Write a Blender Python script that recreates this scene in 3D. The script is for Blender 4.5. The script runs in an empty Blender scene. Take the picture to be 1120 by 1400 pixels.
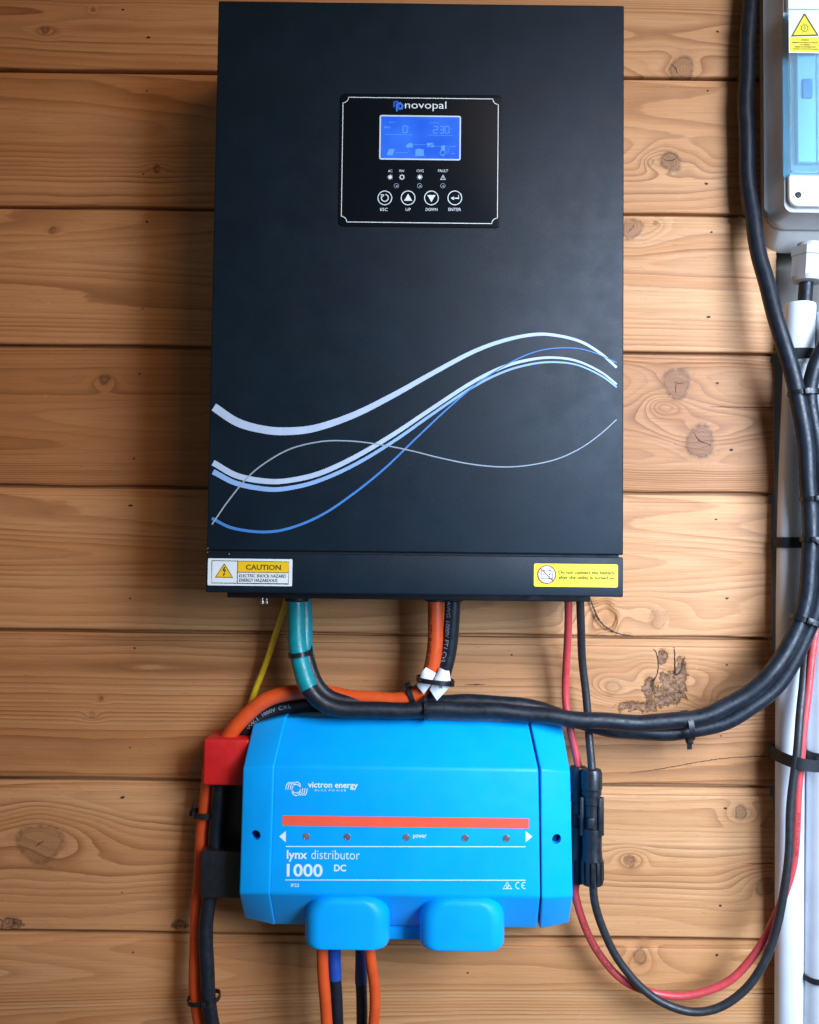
import bpy, bmesh, math, random
import numpy as np
from mathutils import Vector, Matrix

random.seed(7)
scene = bpy.context.scene
COL = scene.collection

# ------------------------------------------------------------------ camera
FPX, DIST = 1300.0, 0.93            # focal length in photo pixels (1120 x 1400), metres to the wall
PITCH, ROLL = math.radians(2.6), math.radians(0.68)
cam_data = bpy.data.cameras.new('camera')
cam = bpy.data.objects.new('camera', cam_data)
COL.objects.link(cam)
cam.location = (0, -DIST, 0)
CAM_R = Matrix.Rotation(math.pi / 2 + PITCH, 3, 'X') @ Matrix.Rotation(ROLL, 3, 'Z')
cam.rotation_euler = CAM_R.to_euler()
cam_data.sensor_fit = 'VERTICAL'
cam_data.sensor_height = 36.0
cam_data.lens = FPX / 1400.0 * 36.0
cam_data.clip_start = 0.01
cam_data.clip_end = 50
scene.camera = cam

# ------------------------------------------------------------------ world and lamps
world = bpy.data.worlds.new('World')
scene.world = world
world.use_nodes = True
bg = world.node_tree.nodes['Background']
bg.inputs['Color'].default_value = (0.95, 0.92, 0.90, 1)   # warm light bounced about inside the timber cabin
bg.inputs['Strength'].default_value = 0.09

def area(name, loc, target, sx, sy, power, color, spread=math.pi):
    d = bpy.data.lights.new(name, 'AREA')
    d.shape = 'RECTANGLE'
    d.size, d.size_y = sx, sy
    d.energy = power
    d.color = color
    d.spread = spread
    o = bpy.data.objects.new(name, d)
    COL.objects.link(o)
    o.location = loc
    o.rotation_euler = (Vector(target) - Vector(loc)).to_track_quat('-Z', 'Y').to_euler()
    return o

area('doorway_light', (0.80, -0.95, 0.24), (0.50, 0.0, -0.08), 0.66, 0.80, 13.4, (0.55, 0.735, 1.0), math.radians(86))   # cool daylight from the door
area('room_lamp', (0.72, -1.25, 0.66), (-0.36, 0.0, -0.02), 0.85, 0.85, 2.6, (1.0, 0.61, 0.31), math.radians(76))          # warm lamp inside

scene.view_settings.view_transform = 'Standard'
scene.view_settings.look = 'None'
scene.view_settings.exposure = 0.0
scene.view_settings.gamma = 1.0
scene.view_settings.use_curve_mapping = False
scene.cycles.use_denoising = True
scene.cycles.max_bounces = 8

# ------------------------------------------------------------------ geometry helpers
CAM_P = Vector((0, -DIST, 0))
def P(px, py, h):
    """photo pixel -> the point of the scene that lies h metres in front of the wall plane"""
    d = CAM_R @ Vector(((px - 560) / FPX, -(py - 700) / FPX, -1))
    t = (DIST - h) / d.y
    return CAM_P + d * t
def S(h):
    return (DIST - h) / FPX         # metres per photo pixel at that height over the wall

def S2(px, py, h):
    return (P(px+1, py, h).x - P(px-1, py, h).x) / 2, (P(px, py-1, h).z - P(px, py+1, h).z) / 2

def finish(o, label=None, cat=None, group=None, kind=None):
    if label: o['label'] = label
    if cat: o['category'] = cat
    if group: o['group'] = group
    if kind: o['kind'] = kind
    return o
def thing(name, loc, label, cat, group=None):
    o = bpy.data.objects.new(name, None)
    COL.objects.link(o)
    o.empty_display_size = 0.02
    o.location = loc
    return finish(o, label, cat, group)
def attach(o, parent):
    if parent is None: return
    o.parent = parent
    if parent.type == 'EMPTY':
        o.matrix_parent_inverse = Matrix.Translation(-Vector(parent.location))
def link(name, me, mat, parent=None, smooth=None):
    o = bpy.data.objects.new(name, me)
    COL.objects.link(o)
    if mat is not None and not me.materials: me.materials.append(mat)
    attach(o, parent)
    if smooth is not None:
        me.polygons.foreach_set('use_smooth', [True] * len(me.polygons))
        if smooth < 180: me.set_sharp_from_angle(angle=math.radians(smooth))
    return o
def mesh(name, verts, faces, mat, parent=None, smooth=None):
    me = bpy.data.meshes.new(name)
    me.from_pydata([tuple(v) for v in verts], [], faces)
    me.update()
    return link(name, me, mat, parent, smooth)
def bm_obj(name, bm, mat, parent=None, smooth=None):
    bmesh.ops.recalc_face_normals(bm, faces=bm.faces)
    me = bpy.data.meshes.new(name)
    bm.to_mesh(me); bm.free()
    return link(name, me, mat, parent, smooth)
def bevel_all(bm, w, seg=3, ang=25):
    es = [e for e in bm.edges if len(e.link_faces) == 2 and e.calc_face_angle(0) > math.radians(ang)]
    bmesh.ops.bevel(bm, geom=es, offset=w, segments=seg, affect='EDGES', profile=0.5, clamp_overlap=True)
def box_bm(x0, x1, y0, y1, z0, z1, bev=0.0, seg=3, bm=None):
    own = bm is None
    bm = bm or bmesh.new()
    vs = [bm.verts.new(p) for p in [(x0,y0,z0),(x1,y0,z0),(x1,y1,z0),(x0,y1,z0),(x0,y0,z1),(x1,y0,z1),(x1,y1,z1),(x0,y1,z1)]]
    for f in [(0,1,5,4),(1,2,6,5),(2,3,7,6),(3,0,4,7),(4,5,6,7),(3,2,1,0)]:
        bm.faces.new([vs[i] for i in f])
    bmesh.ops.recalc_face_normals(bm, faces=bm.faces)
    if bev and own: bevel_all(bm, bev, seg)
    return bm
def box(name, x0, x1, y0, y1, z0, z1, mat, parent=None, bev=0.001, seg=3):
    return bm_obj(name, box_bm(x0, x1, y0, y1, z0, z1, bev, seg), mat, parent, 40)

def spline(pts, step=0.003):
    """Catmull-Rom through the points, resampled to an even step"""
    p = [Vector(q) for q in pts]
    p = [p[0] * 2 - p[1]] + p + [p[-1] * 2 - p[-2]]
    out = []
    for i in range(1, len(p) - 2):
        a, b, c, d = p[i-1], p[i], p[i+1], p[i+2]
        n = max(2, int((c - b).length / (step * 0.5)))
        for k in range(n):
            t = k / n
            out.append(0.5 * ((2*b) + (c-a)*t + (2*a-5*b+4*c-d)*t*t + (3*b-a-3*c+d)*t*t*t))
    out.append(p[-2])
    res = [out[0]]; acc = 0
    for i in range(1, len(out)):
        acc += (out[i] - out[i-1]).length
        if acc >= step: res.append(out[i]); acc = 0
    return res
def frames(path):
    fr = []
    for i in range(len(path)):
        t = (path[min(i+1, len(path)-1)] - path[max(i-1, 0)]).normalized()
        n = Vector((0, -1, 0)); n = n - t * n.dot(t)
        if n.length < 0.2: n = Vector((0, 0, 1)) - t * t.z
        n.normalize()
        fr.append((t, n, t.cross(n)))
    return fr
def tube_data(path, rad, seg=16, cap=True, squash=1.0):
    fr = frames(path); V = []; F = []
    for i, (c, (t, n, b)) in enumerate(zip(path, fr)):
        r = rad(i / (len(path) - 1)) if callable(rad) else rad
        for k in range(seg):
            a = 2 * math.pi * k / seg
            V.append(c + n * (math.cos(a) * r * squash) + b * (math.sin(a) * r))
    for i in range(len(path) - 1):
        for k in range(seg):
            a, b_ = i * seg + k, i * seg + (k + 1) % seg
            F.append((a, b_, b_ + seg, a + seg))
    if cap:
        F.append(tuple(range(seg))[::-1]); F.append(tuple(range((len(path)-1)*seg, len(path)*seg)))
    return V, F
def tube(name, path, rad, mat, parent=None, seg=16, squash=1.0):
    V, F = tube_data(path, rad, seg, True, squash)
    return mesh(name, V, F, mat, parent, 50)
def pix_path(pts, step=0.003):
    return spline([P(*p) for p in pts], step)

def lathe_data(axis_pts, seg=24, square=None):
    """list of (centre, radius) along a line -> surface of revolution"""
    V = []; F = []
    c0, c1 = axis_pts[0][0], axis_pts[-1][0]
    t = (c1 - c0).normalized()
    n = Vector((0, -1, 0)) if abs(t.y) < 0.9 else Vector((0, 0, 1)); n = (n - t * n.dot(t)).normalized(); b = t.cross(n)
    for c, r in axis_pts:
        for k in range(seg):
            a = 2 * math.pi * k / seg
            rr = r(a) if callable(r) else r
            V.append(c + n * (math.cos(a) * rr) + b * (math.sin(a) * rr))
    for i in range(len(axis_pts) - 1):
        for k in range(seg):
            a, b_ = i*seg + k, i*seg + (k+1) % seg
            F.append((a, b_, b_+seg, a+seg))
    F.append(tuple(range(seg))[::-1]); F.append(tuple(range((len(axis_pts)-1)*seg, len(axis_pts)*seg)))
    return V, F
def lathe(name, axis_pts, mat, parent=None, seg=24, smooth=35):
    V, F = lathe_data(axis_pts, seg)
    return mesh(name, V, F, mat, parent, smooth)

# ------------------------------------------------------------------ flat print (ink on a surface)
_tc = {}
def text_geo(s, weight=0.0, shear=0.0):
    key = (s, weight, shear)
    if key not in _tc:
        c = bpy.data.curves.new('t', 'FONT')
        c.body = s; c.size = 1.0; c.offset = weight; c.shear = shear; c.resolution_u = 3
        c.fill_mode = 'FRONT'
        o = bpy.data.objects.new('t', c)
        me = bpy.data.meshes.new_from_object(o)
        v = np.array([x.co[:2] for x in me.vertices]); f = [tuple(p.vertices) for p in me.polygons]
        bpy.data.objects.remove(o); bpy.data.curves.remove(c); bpy.data.meshes.remove(me)
        _tc[key] = (v, f)
    return _tc[key]
class Ink:
    def __init__(self, h):
        self.h = h; self.V = []; self.F = []
    def add(self, vs, fs):
        o = len(self.V); self.V += [tuple(v) for v in vs]; self.F += [tuple(i + o for i in f) for f in fs]
    def local(self, cx, cy, offs):
        c = P(cx, cy, self.h); s, sz = S2(cx, cy, self.h)
        return [(c.x + dx * s, c.y, c.z - dy * sz) for dx, dy in offs]
    def text(self, s, x0, y0, x1, y1, weight=0.0, shear=0.0):
        v, f = text_geo(s, weight, shear)
        mn, mx = v.min(0), v.max(0)
        cx, cy = (x0 + x1) / 2, (y0 + y1) / 2
        u = (v - mn) / (mx - mn) - 0.5
        self.add(self.local(cx, cy, [(a * (x1 - x0), -b * (y1 - y0)) for a, b in u]), f)
    def rect(self, x0, y0, x1, y1, r=0.0):
        pts = rr(x1 - x0, y1 - y0, r)
        self.add(self.local((x0+x1)/2, (y0+y1)/2, pts), [tuple(range(len(pts)))[::-1]])
    def outline(self, x0, y0, x1, y1, w, r=0.0):
        a = rr(x1-x0, y1-y0, r); b = rr(x1-x0-2*w, y1-y0-2*w, max(r-w, 0.0001 if r else 0))
        n = len(a)
        self.add(self.local((x0+x1)/2, (y0+y1)/2, a + b), [((i+1) % n, i, n+i, n+(i+1) % n) for i in range(n)])
    def poly(self, pts, z=0):
        v = [P(x, y, self.h + z) for x, y in pts]
        area2 = sum(pts[i][0]*pts[(i+1) % len(pts)][1] - pts[(i+1) % len(pts)][0]*pts[i][1] for i in range(len(pts)))
        f = tuple(range(len(pts)))
        self.add(v, [f[::-1] if area2 > 0 else f])
    def disc(self, cx, cy, r, n=24):
        self.add(self.local(cx, cy, [(r*math.cos(2*math.pi*k/n), r*math.sin(2*math.pi*k/n)) for k in range(n)]), [tuple(range(n))[::-1]])
    def ring(self, cx, cy, r, w, a0=0, a1=360, n=32):
        full = a1 - a0 >= 360
        m = n if full else n + 1
        pts = []
        for k in range(m):
            a = math.radians(a0 + (a1 - a0) * k / n)
            pts += [(r*math.cos(a), -r*math.sin(a)), ((r-w)*math.cos(a), -(r-w)*math.sin(a))]
        fs = [(2*k, 2*((k+1) % m), 2*((k+1) % m)+1, 2*k+1) for k in range(n)]
        self.add(self.local(cx, cy, pts), fs)
    def ribbon(self, pts, smooth=True):
        """pts: (x, y, width) in photo pixels"""
        if smooth:
            q = spline([Vector(p) for p in pts], 1.2)
        else:
            q = [Vector(p) for p in pts]
        V = []
        for i, p in enumerate(q):
            t = q[min(i+1, len(q)-1)] - q[max(i-1, 0)]; t.z = 0; t.normalize()
            n = Vector((-t.y, t.x, 0)) * (p.z / 2)
            if not smooth and 0 < i < len(q)-1:
                a = (q[i]-q[i-1]); a.z = 0; a.normalize()
                n = n / max(0.5, t.dot(a))
            V += [P(p.x + n.x, p.y + n.y, self.h), P(p.x - n.x, p.y - n.y, self.h)]
        self.add(V, [(2*i, 2*i+1, 2*i+3, 2*i+2) for i in range(len(q)-1)])
    def line(self, x0, y0, x1, y1, w):
        self.ribbon([(x0, y0, w), (x1, y1, w)], False)
    def build(self, name, mat, parent):
        o = mesh(name, self.V, self.F, mat, parent)
        return o
def rr(w, h, r, n=6):
    """rounded rectangle round the origin, y down, clockwise"""
    if r <= 0: return [(-w/2, -h/2), (w/2, -h/2), (w/2, h/2), (-w/2, h/2)]
    out = []
    for cx, cy, a0 in [(w/2-r, -h/2+r, -90), (w/2-r, h/2-r, 0), (-w/2+r, h/2-r, 90), (-w/2+r, -h/2+r, 180)]:
        for k in range(n+1):
            a = math.radians(a0 + 90*k/n)
            out.append((cx + r*math.cos(a), cy + r*math.sin(a)))
    return out
def plate(name, x0, y0, x1, y1, r, h0, h1, mat, parent, bev=0.0):
    """rounded plate between two heights over the wall, x/y in photo pixels at its front"""
    c = P((x0+x1)/2, (y0+y1)/2, h1); s, sz = S2((x0+x1)/2, (y0+y1)/2, h1)
    bm = bmesh.new()
    pts = rr((x1-x0)*s, (y1-y0)*sz, r*s)
    f = [bm.verts.new((c.x+a, -h1, c.z-b)) for a, b in pts]
    g = [bm.verts.new((c.x+a, -h0, c.z-b)) for a, b in pts]
    bm.faces.new(f); bm.faces.new(g[::-1])
    n = len(f)
    for i in range(n): bm.faces.new([f[i], g[i], g[(i+1) % n], f[(i+1) % n]])
    bmesh.ops.recalc_face_normals(bm, faces=bm.faces)
    if bev:
        es = [e for e in bm.edges if abs(e.verts[0].co.y + h1) < 1e-6 and abs(e.verts[1].co.y + h1) < 1e-6]
        bmesh.ops.bevel(bm, geom=es, offset=bev, segments=3, affect='EDGES', profile=0.5)
    return bm_obj(name, bm, mat, parent, 35)
def text_on_tube(name, path, rad, s, start, cap, angle, mat, parent, flip=False, weight=0.0, stretch=1.0):
    """lettering wrapped on a cable: start in metres along it, angle in degrees from the side that faces the room"""
    v, f = text_geo(s, weight)
    k = cap / 0.73
    L = [0.0]
    for i in range(1, len(path)): L.append(L[-1] + (path[i]-path[i-1]).length)
    fr = frames(path); V = []
    for x, y in v:
        u = x * k * stretch; w = (y - 0.36) * k
        if flip: u, w = -u, -w
        sx = min(max(start + u, 0), L[-1] - 1e-5)
        i = int(np.searchsorted(L, sx)); i = min(max(i, 1), len(L)-1)
        t = (sx - L[i-1]) / max(1e-9, L[i]-L[i-1])
        c = path[i-1].lerp(path[i], t)
        n = fr[i-1][1].lerp(fr[i][1], t).normalized(); b = fr[i-1][2].lerp(fr[i][2], t).normalized()
        a = math.radians(angle) - w / rad
        V.append(c + (n*math.cos(a) + b*math.sin(a)) * (rad * 1.03 + 0.0001))
    return mesh(name, V, f, mat, parent)

# ------------------------------------------------------------------ materials
def mat_new(name):
    m = bpy.data.materials.new(name); m.use_nodes = True
    nt = m.node_tree
    return m, nt, nt.nodes['Principled BSDF']
def N(nt, kind, **kw):
    n = nt.nodes.new(kind)
    for k, v in kw.items(): setattr(n, k, v)
    return n
def math_node(nt, op, a, b=None, c=None, clamp=False):
    n = N(nt, 'ShaderNodeMath', operation=op, use_clamp=clamp)
    for i, v in enumerate((a, b, c)):
        if v is None: continue
        if isinstance(v, (int, float)): n.inputs[i].default_value = v
        else: nt.links.new(v, n.inputs[i])
    return n.outputs[0]
def noise(nt, scale, detail=3.0, vec=None, rough=0.55, dim='3D'):
    n = N(nt, 'ShaderNodeTexNoise', noise_dimensions=dim)
    n.inputs['Scale'].default_value = scale; n.inputs['Detail'].default_value = detail; n.inputs['Roughness'].default_value = rough
    if vec is not None: nt.links.new(vec, n.inputs['Vector'])
    return n.outputs['Fac']
def mixc(nt, fac, a, b, blend='MIX'):
    n = N(nt, 'ShaderNodeMix', data_type='RGBA', blend_type=blend)
    for sock, v in ((n.inputs[0], fac), (n.inputs[6], a), (n.inputs[7], b)):
        if isinstance(v, (int, float)): sock.default_value = v
        elif isinstance(v, tuple): sock.default_value = (*v, 1)
        else: nt.links.new(v, sock)
    return n.outputs[2]
def ramp(nt, fac, stops):
    n = N(nt, 'ShaderNodeValToRGB')
    el = n.color_ramp.elements
    while len(el) < len(stops): el.new(0.5)
    for e, (p, c) in zip(el, stops):
        e.position = p; e.color = (c, c, c, 1) if isinstance(c, (int, float)) else (*c, 1)
    nt.links.new(fac, n.inputs[0])
    return n.outputs[0]
def surf(name, col, rough=0.5, vary=0.12, vscale=60, bump=0.0, bscale=900, spec=0.5, metal=0.0, coat=0.0, rvary=0.12):
    m, nt, b = mat_new(name)
    co = N(nt, 'ShaderNodeTexCoord').outputs['Object']
    f = noise(nt, vscale, 4, co)
    c2 = tuple(max(0, c * (1 - vary * 1.6)) for c in col); c1 = tuple(min(1, c * (1 + vary)) for c in col)
    nt.links.new(mixc(nt, ramp(nt, f, [(0.3, 0.0), (0.7, 1.0)]), c2, c1), b.inputs['Base Color'])
    r = noise(nt, vscale * 2.3, 5, co)
    rn = N(nt, 'ShaderNodeMapRange'); nt.links.new(r, rn.inputs[0])
    rn.inputs[1].default_value = 0.3; rn.inputs[2].default_value = 0.7
    rn.inputs[3].default_value = max(0.02, rough - rvary); rn.inputs[4].default_value = min(1, rough + rvary)
    nt.links.new(rn.outputs[0], b.inputs['Roughness'])
    b.inputs['Specular IOR Level'].default_value = spec
    b.inputs['Metallic'].default_value = metal
    if coat: b.inputs['Coat Weight'].default_value = coat; b.inputs['Coat Roughness'].default_value = 0.15
    if bump:
        bn = N(nt, 'ShaderNodeBump'); bn.inputs['Strength'].default_value = bump; bn.inputs['Distance'].default_value = 0.0006
        nt.links.new(noise(nt, bscale, 3, co), bn.inputs['Height']); nt.links.new(bn.outputs[0], b.inputs['Normal'])
    return m
def emit(name, col, strength):
    m, nt, b = mat_new(name)
    b.inputs['Base Color'].default_value = (*(c * 0.15 for c in col), 1)
    b.inputs['Emission Color'].default_value = (*col, 1); b.inputs['Emission Strength'].default_value = strength
    b.inputs['Roughness'].default_value = 0.25
    return m

M = {}
M['powder'] = surf('powder_coat_black', (0.0030, 0.0125, 0.0235), 0.47, 0.12, 22, 0.28, 1700, 0.28, rvary=0.05)
M['chassis'] = surf('chassis_black', (0.008, 0.010, 0.013), 0.6, 0.2, 40)
M['overlay'] = surf('overlay_black', (0.003, 0.006, 0.010), 0.38, 0.05, 50, spec=0.15, rvary=0.02)
M['blue'] = surf('blue_plastic', (0.001, 0.40, 0.97), 0.40, 0.035, 25, 0.16, 1500, 0.25, rvary=0.09)
M['white_ink'] = surf('white_ink', (0.72, 0.86, 0.88), 0.5, 0.03)
M['pale_ink'] = surf('pale_blue_ink', (0.46, 0.60, 0.80), 0.45, 0.05)
M['mid_ink'] = surf('mid_blue_ink', (0.26, 0.46, 0.80), 0.45, 0.05)
M['blue_ink'] = surf('blue_ink', (0.05, 0.22, 0.60), 0.45, 0.05)
M['grey_ink'] = surf('grey_ink', (0.30, 0.38, 0.46), 0.5, 0.05)
M['faint_ink'] = surf('faint_grey_ink', (0.06, 0.08, 0.10), 0.5, 0.05)
M['logo_blue'] = surf('logo_blue_ink', (0.01, 0.10, 0.62), 0.4, 0.05)
M['logo_light'] = surf('logo_light_blue_ink', (0.03, 0.20, 0.80), 0.4, 0.05)
M['red_ink'] = surf('red_orange_ink', (0.93, 0.11, 0.05), 0.5, 0.03)
M['dark_ink'] = surf('dark_ink', (0.035, 0.03, 0.02), 0.6, 0.1)
M['brown_ink'] = surf('brown_ink', (0.13, 0.075, 0.01), 0.6, 0.1)
M['warn_red'] = surf('warning_red_ink', (0.42, 0.03, 0.02), 0.5, 0.05)
M['label_white'] = surf('white_label', (0.74, 0.83, 0.85), 0.45, 0.03)
M['label_yellow'] = surf('yellow_label', (0.90, 0.77, 0.03), 0.4, 0.03)
M['label_gold'] = surf('gold_yellow_ink', (0.86, 0.56, 0.01), 0.4, 0.03)
M['screen'] = emit('blue_screen', (0.022, 0.15, 0.90), 0.85)
_nt = M['screen'].node_tree
_f = noise(_nt, 34, 1, N(_nt, 'ShaderNodeTexCoord').outputs['Object'])
_nt.links.new(mixc(_nt, ramp(_nt, _f, [(0.35, 0.0), (0.65, 1.0)]), (0.018, 0.13, 0.86), (0.040, 0.20, 1.0)), _nt.nodes['Principled BSDF'].inputs['Emission Color'])
M['screen_line'] = emit('screen_symbols', (0.10, 0.32, 1.0), 1.0)
M['bezel'] = surf('screen_border', (0.62, 0.76, 0.88), 0.4, 0.03)
M['led'] = surf('led_lens', (0.16, 0.14, 0.17), 0.25, 0.2, 300)
M['cable_black'] = surf('black_cable_sheath', (0.010, 0.0145, 0.022), 0.42, 0.25, 90, 0.2, 400, 0.38, rvary=0.13)
M['wire_black'] = surf('black_wire_sheath', (0.024, 0.026, 0.029), 0.46, 0.15, 150, 0.1, 500)
M['orange'] = surf('orange_cable_sheath', (0.70, 0.085, 0.014), 0.42, 0.08, 80, 0.12, 500)
M['red_wire'] = surf('red_wire_sheath', (0.62, 0.062, 0.068), 0.42, 0.08, 120, 0.12, 500)
M['yellow_wire'] = surf('yellow_wire_sheath', (0.80, 0.56, 0.02), 0.4, 0.1, 100)
M['teal'] = surf('teal_heat_shrink', (0.0, 0.27, 0.30), 0.38, 0.1, 90, 0.25, 350)
M['blue_sleeve'] = surf('blue_heat_shrink', (0.012, 0.07, 0.38), 0.4, 0.1, 90)
M['navy_sleeve'] = surf('navy_heat_shrink', (0.010, 0.03, 0.12), 0.4, 0.1, 90)
M['red_cover'] = surf('red_plastic', (0.62, 0.012, 0.012), 0.45, 0.08, 40, 0.1, 1500)
M['black_plastic'] = surf('black_plastic', (0.013, 0.016, 0.020), 0.38, 0.15, 80, 0.1, 1200)
M['tie'] = surf('zip_tie_nylon', (0.008, 0.010, 0.013), 0.35, 0.15, 200)
M['strap'] = surf('black_strap', (0.010, 0.012, 0.015), 0.75, 0.2, 500, 0.5, 1500)
M['pvc'] = surf('white_pvc', (0.72, 0.76, 0.80), 0.42, 0.05, 30, 0.06, 400)
M['grey_shell'] = surf('grey_enclosure_plastic', (0.46, 0.445, 0.425), 0.5, 0.05, 30, 0.08, 1500)
M['white_lid'] = surf('white_enclosure_lid', (0.78, 0.80, 0.80), 0.4, 0.03, 30)
M['paper'] = surf('white_paper_tape', (0.78, 0.82, 0.84), 0.6, 0.08, 200, 0.3, 300)
M['steel'] = surf('zinc_steel', (0.55, 0.53, 0.48), 0.35, 0.2, 300, metal=1.0)
M['nail'] = surf('rusty_nail', (0.035, 0.018, 0.010), 0.7, 0.4, 600)
M['crack'] = surf('split_in_wood', (0.045, 0.020, 0.009), 0.8, 0.4, 200)
M['backing'] = surf('grey_back_board', (0.17, 0.15, 0.125), 0.7, 0.2, 15, 0.2, 200)
M['cavity'] = surf('dark_recess', (0.004, 0.010, 0.05), 0.6, 0.2)

m, nt, b = mat_new('blue_clear_plastic')
b.inputs['Base Color'].default_value = (0.48, 0.82, 1.0, 1); b.inputs['Roughness'].default_value = 0.05
b.inputs['Transmission Weight'].default_value = 0.88; b.inputs['IOR'].default_value = 1.2
M['clear_blue'] = m

def wood_material():
    m, nt, b = mat_new('pine_boards')
    L = nt.links.new
    at = N(nt, 'ShaderNodeAttribute', attribute_name='grain')     # x ring count, y knot mask, z ring count round the knot
    se = N(nt, 'ShaderNodeSeparateXYZ'); L(at.outputs['Vector'], se.inputs[0])
    a2 = N(nt, 'ShaderNodeAttribute', attribute_name='board')     # x tone, y seed, z bark mask
    s2 = N(nt, 'ShaderNodeSeparateXYZ'); L(a2.outputs['Vector'], s2.inputs[0])
    tone, seed, bark = s2.outputs
    co = N(nt, 'ShaderNodeTexCoord').outputs['Object']
    def stretched(sx, sy, sz):
        mp = N(nt, 'ShaderNodeMapping'); mp.inputs['Scale'].default_value = (sx, sy, sz); L(co, mp.inputs[0])
        cb = N(nt, 'ShaderNodeCombineXYZ'); L(seed, cb.inputs[1])
        ad = N(nt, 'ShaderNodeVectorMath', operation='ADD'); L(mp.outputs[0], ad.inputs[0]); L(cb.outputs[0], ad.inputs[1])
        return ad.outputs[0]
    fibre = noise(nt, 1.0, 5, stretched(14, 60, 620), 0.65)
    fibre2 = noise(nt, 1.0, 3, stretched(60, 60, 2600), 0.6)
    cloud = noise(nt, 1.0, 3, stretched(7, 7, 16))
    jit = noise(nt, 1.0, 3, stretched(30, 30, 160))
    g = math_node(nt, 'ADD', se.outputs[0], math_node(nt, 'MULTIPLY', math_node(nt, 'SUBTRACT', jit, 0.5), 0.30))
    fr = math_node(nt, 'FRACT', g)
    line = ramp(nt, fr, [(0.0, 0.05), (0.35, 0.10), (0.78, 0.75), (0.90, 1.0), (0.96, 0.75), (1.0, 0.05)])
    wn = N(nt, 'ShaderNodeTexWhiteNoise', noise_dimensions='2D')
    cb = N(nt, 'ShaderNodeCombineXYZ'); L(math_node(nt, 'FLOOR', g), cb.inputs[0]); L(seed, cb.inputs[1]); L(cb.outputs[0], wn.inputs['Vector'])
    perring = math_node(nt, 'MULTIPLY_ADD', wn.outputs['Value'], 0.75, 0.25)
    patch = ramp(nt, cloud, [(0.30, 0.45), (0.58, 1.0)])
    lines = math_node(nt, 'MULTIPLY', math_node(nt, 'MULTIPLY', line, perring), patch)
    cb2 = N(nt, 'ShaderNodeCombineXYZ'); L(math_node(nt, 'MULTIPLY', g, 0.33), cb2.inputs[0]); L(seed, cb2.inputs[1])
    band = ramp(nt, noise(nt, 1.0, 2, cb2.outputs[0]), [(0.32, 0.0), (0.68, 1.0)])
    pale = mixc(nt, band, (0.655, 0.343, 0.150), (0.545, 0.230, 0.076))
    pale = mixc(nt, math_node(nt, 'MULTIPLY', cloud, 0.35), pale, (0.60, 0.30, 0.13))
    col = mixc(nt, math_node(nt, 'MULTIPLY', lines, 0.95), pale, (0.250, 0.088, 0.024))
    col = mixc(nt, math_node(nt, 'MULTIPLY', ramp(nt, fibre, [(0.42, 0.0), (0.70, 1.0)]), 0.42), col, (0.33, 0.145, 0.048))
    col = mixc(nt, math_node(nt, 'MULTIPLY', ramp(nt, fibre2, [(0.5, 0.0), (0.8, 1.0)]), 0.12), col, (0.66, 0.47, 0.30))
    dash = math_node(nt, 'MULTIPLY', ramp(nt, noise(nt, 1.0, 2, stretched(110, 60, 1100), 0.5), [(0.66, 0.0), (0.74, 1.0)]), 0.38)
    col = mixc(nt, dash, col, (0.20, 0.075, 0.024))
    fleck = math_node(nt, 'MULTIPLY', ramp(nt, noise(nt, 85, 5, co, 0.6), [(0.70, 0.0), (0.78, 1.0)]), 0.45)
    col = mixc(nt, fleck, col, (0.74, 0.52, 0.32))
    # knots
    kn = noise(nt, 210, 3, co, 0.6)
    kf = math_node(nt, 'FRACT', math_node(nt, 'ADD', se.outputs[2], math_node(nt, 'MULTIPLY', kn, 1.6)))
    kl = ramp(nt, kf, [(0.0, 0.0), (0.5, 0.2), (0.85, 1.0), (1.0, 0.0)])
    kcol = mixc(nt, math_node(nt, 'MULTIPLY', kl, 0.75), (0.29, 0.125, 0.050), (0.12, 0.043, 0.016))
    km = math_node(nt, 'MULTIPLY', se.outputs[1], 0.85, clamp=True)
    kmn = ramp(nt, math_node(nt, 'ADD', km, math_node(nt, 'MULTIPLY', math_node(nt, 'SUBTRACT', kn, 0.5), 0.35)), [(0.10, 0.0), (0.55, 0.85)])
    kat = N(nt, 'ShaderNodeAttribute', attribute_name='knot_strength').outputs['Fac']
    col = mixc(nt, math_node(nt, 'MULTIPLY', kmn, kat), col, kcol)
    rim = ramp(nt, km, [(0.18, 0.0), (0.42, 0.65), (0.58, 0.45), (0.74, 0.0)])
    col = mixc(nt, math_node(nt, 'MULTIPLY', math_node(nt, 'MULTIPLY', rim, kat), ramp(nt, kn, [(0.36, 0.0), (0.56, 1.0)])), col, (0.085, 0.032, 0.014))
    # bark pocket
    bn = noise(nt, 95, 8, co, 0.72)
    bm_ = ramp(nt, math_node(nt, 'ADD', bark, math_node(nt, 'MULTIPLY', math_node(nt, 'SUBTRACT', bn, 0.5), 3.2)), [(0.46, 0.0), (0.62, 1.0)])
    bm2 = math_node(nt, 'MULTIPLY', bm_, ramp(nt, bark, [(0.05, 0.0), (0.15, 1.0)]))
    bcol = mixc(nt, ramp(nt, noise(nt, 260, 5, co, 0.7), [(0.35, 0.0), (0.65, 1.0)]), (0.075, 0.030, 0.014), (0.44, 0.23, 0.115))
    col = mixc(nt, bm2, col, bcol)
    tn = N(nt, 'ShaderNodeMix', data_type='RGBA', blend_type='MULTIPLY'); tn.inputs[0].default_value = 1.0
    L(col, tn.inputs[6])
    tc = N(nt, 'ShaderNodeCombineXYZ')
    L(tone, tc.inputs[0])
    L(math_node(nt, 'POWER', tone, 1.35), tc.inputs[1]); L(math_node(nt, 'POWER', tone, 1.8), tc.inputs[2])
    L(tc.outputs[0], tn.inputs[7])
    L(tn.outputs[2], b.inputs['Base Color'])
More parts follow.
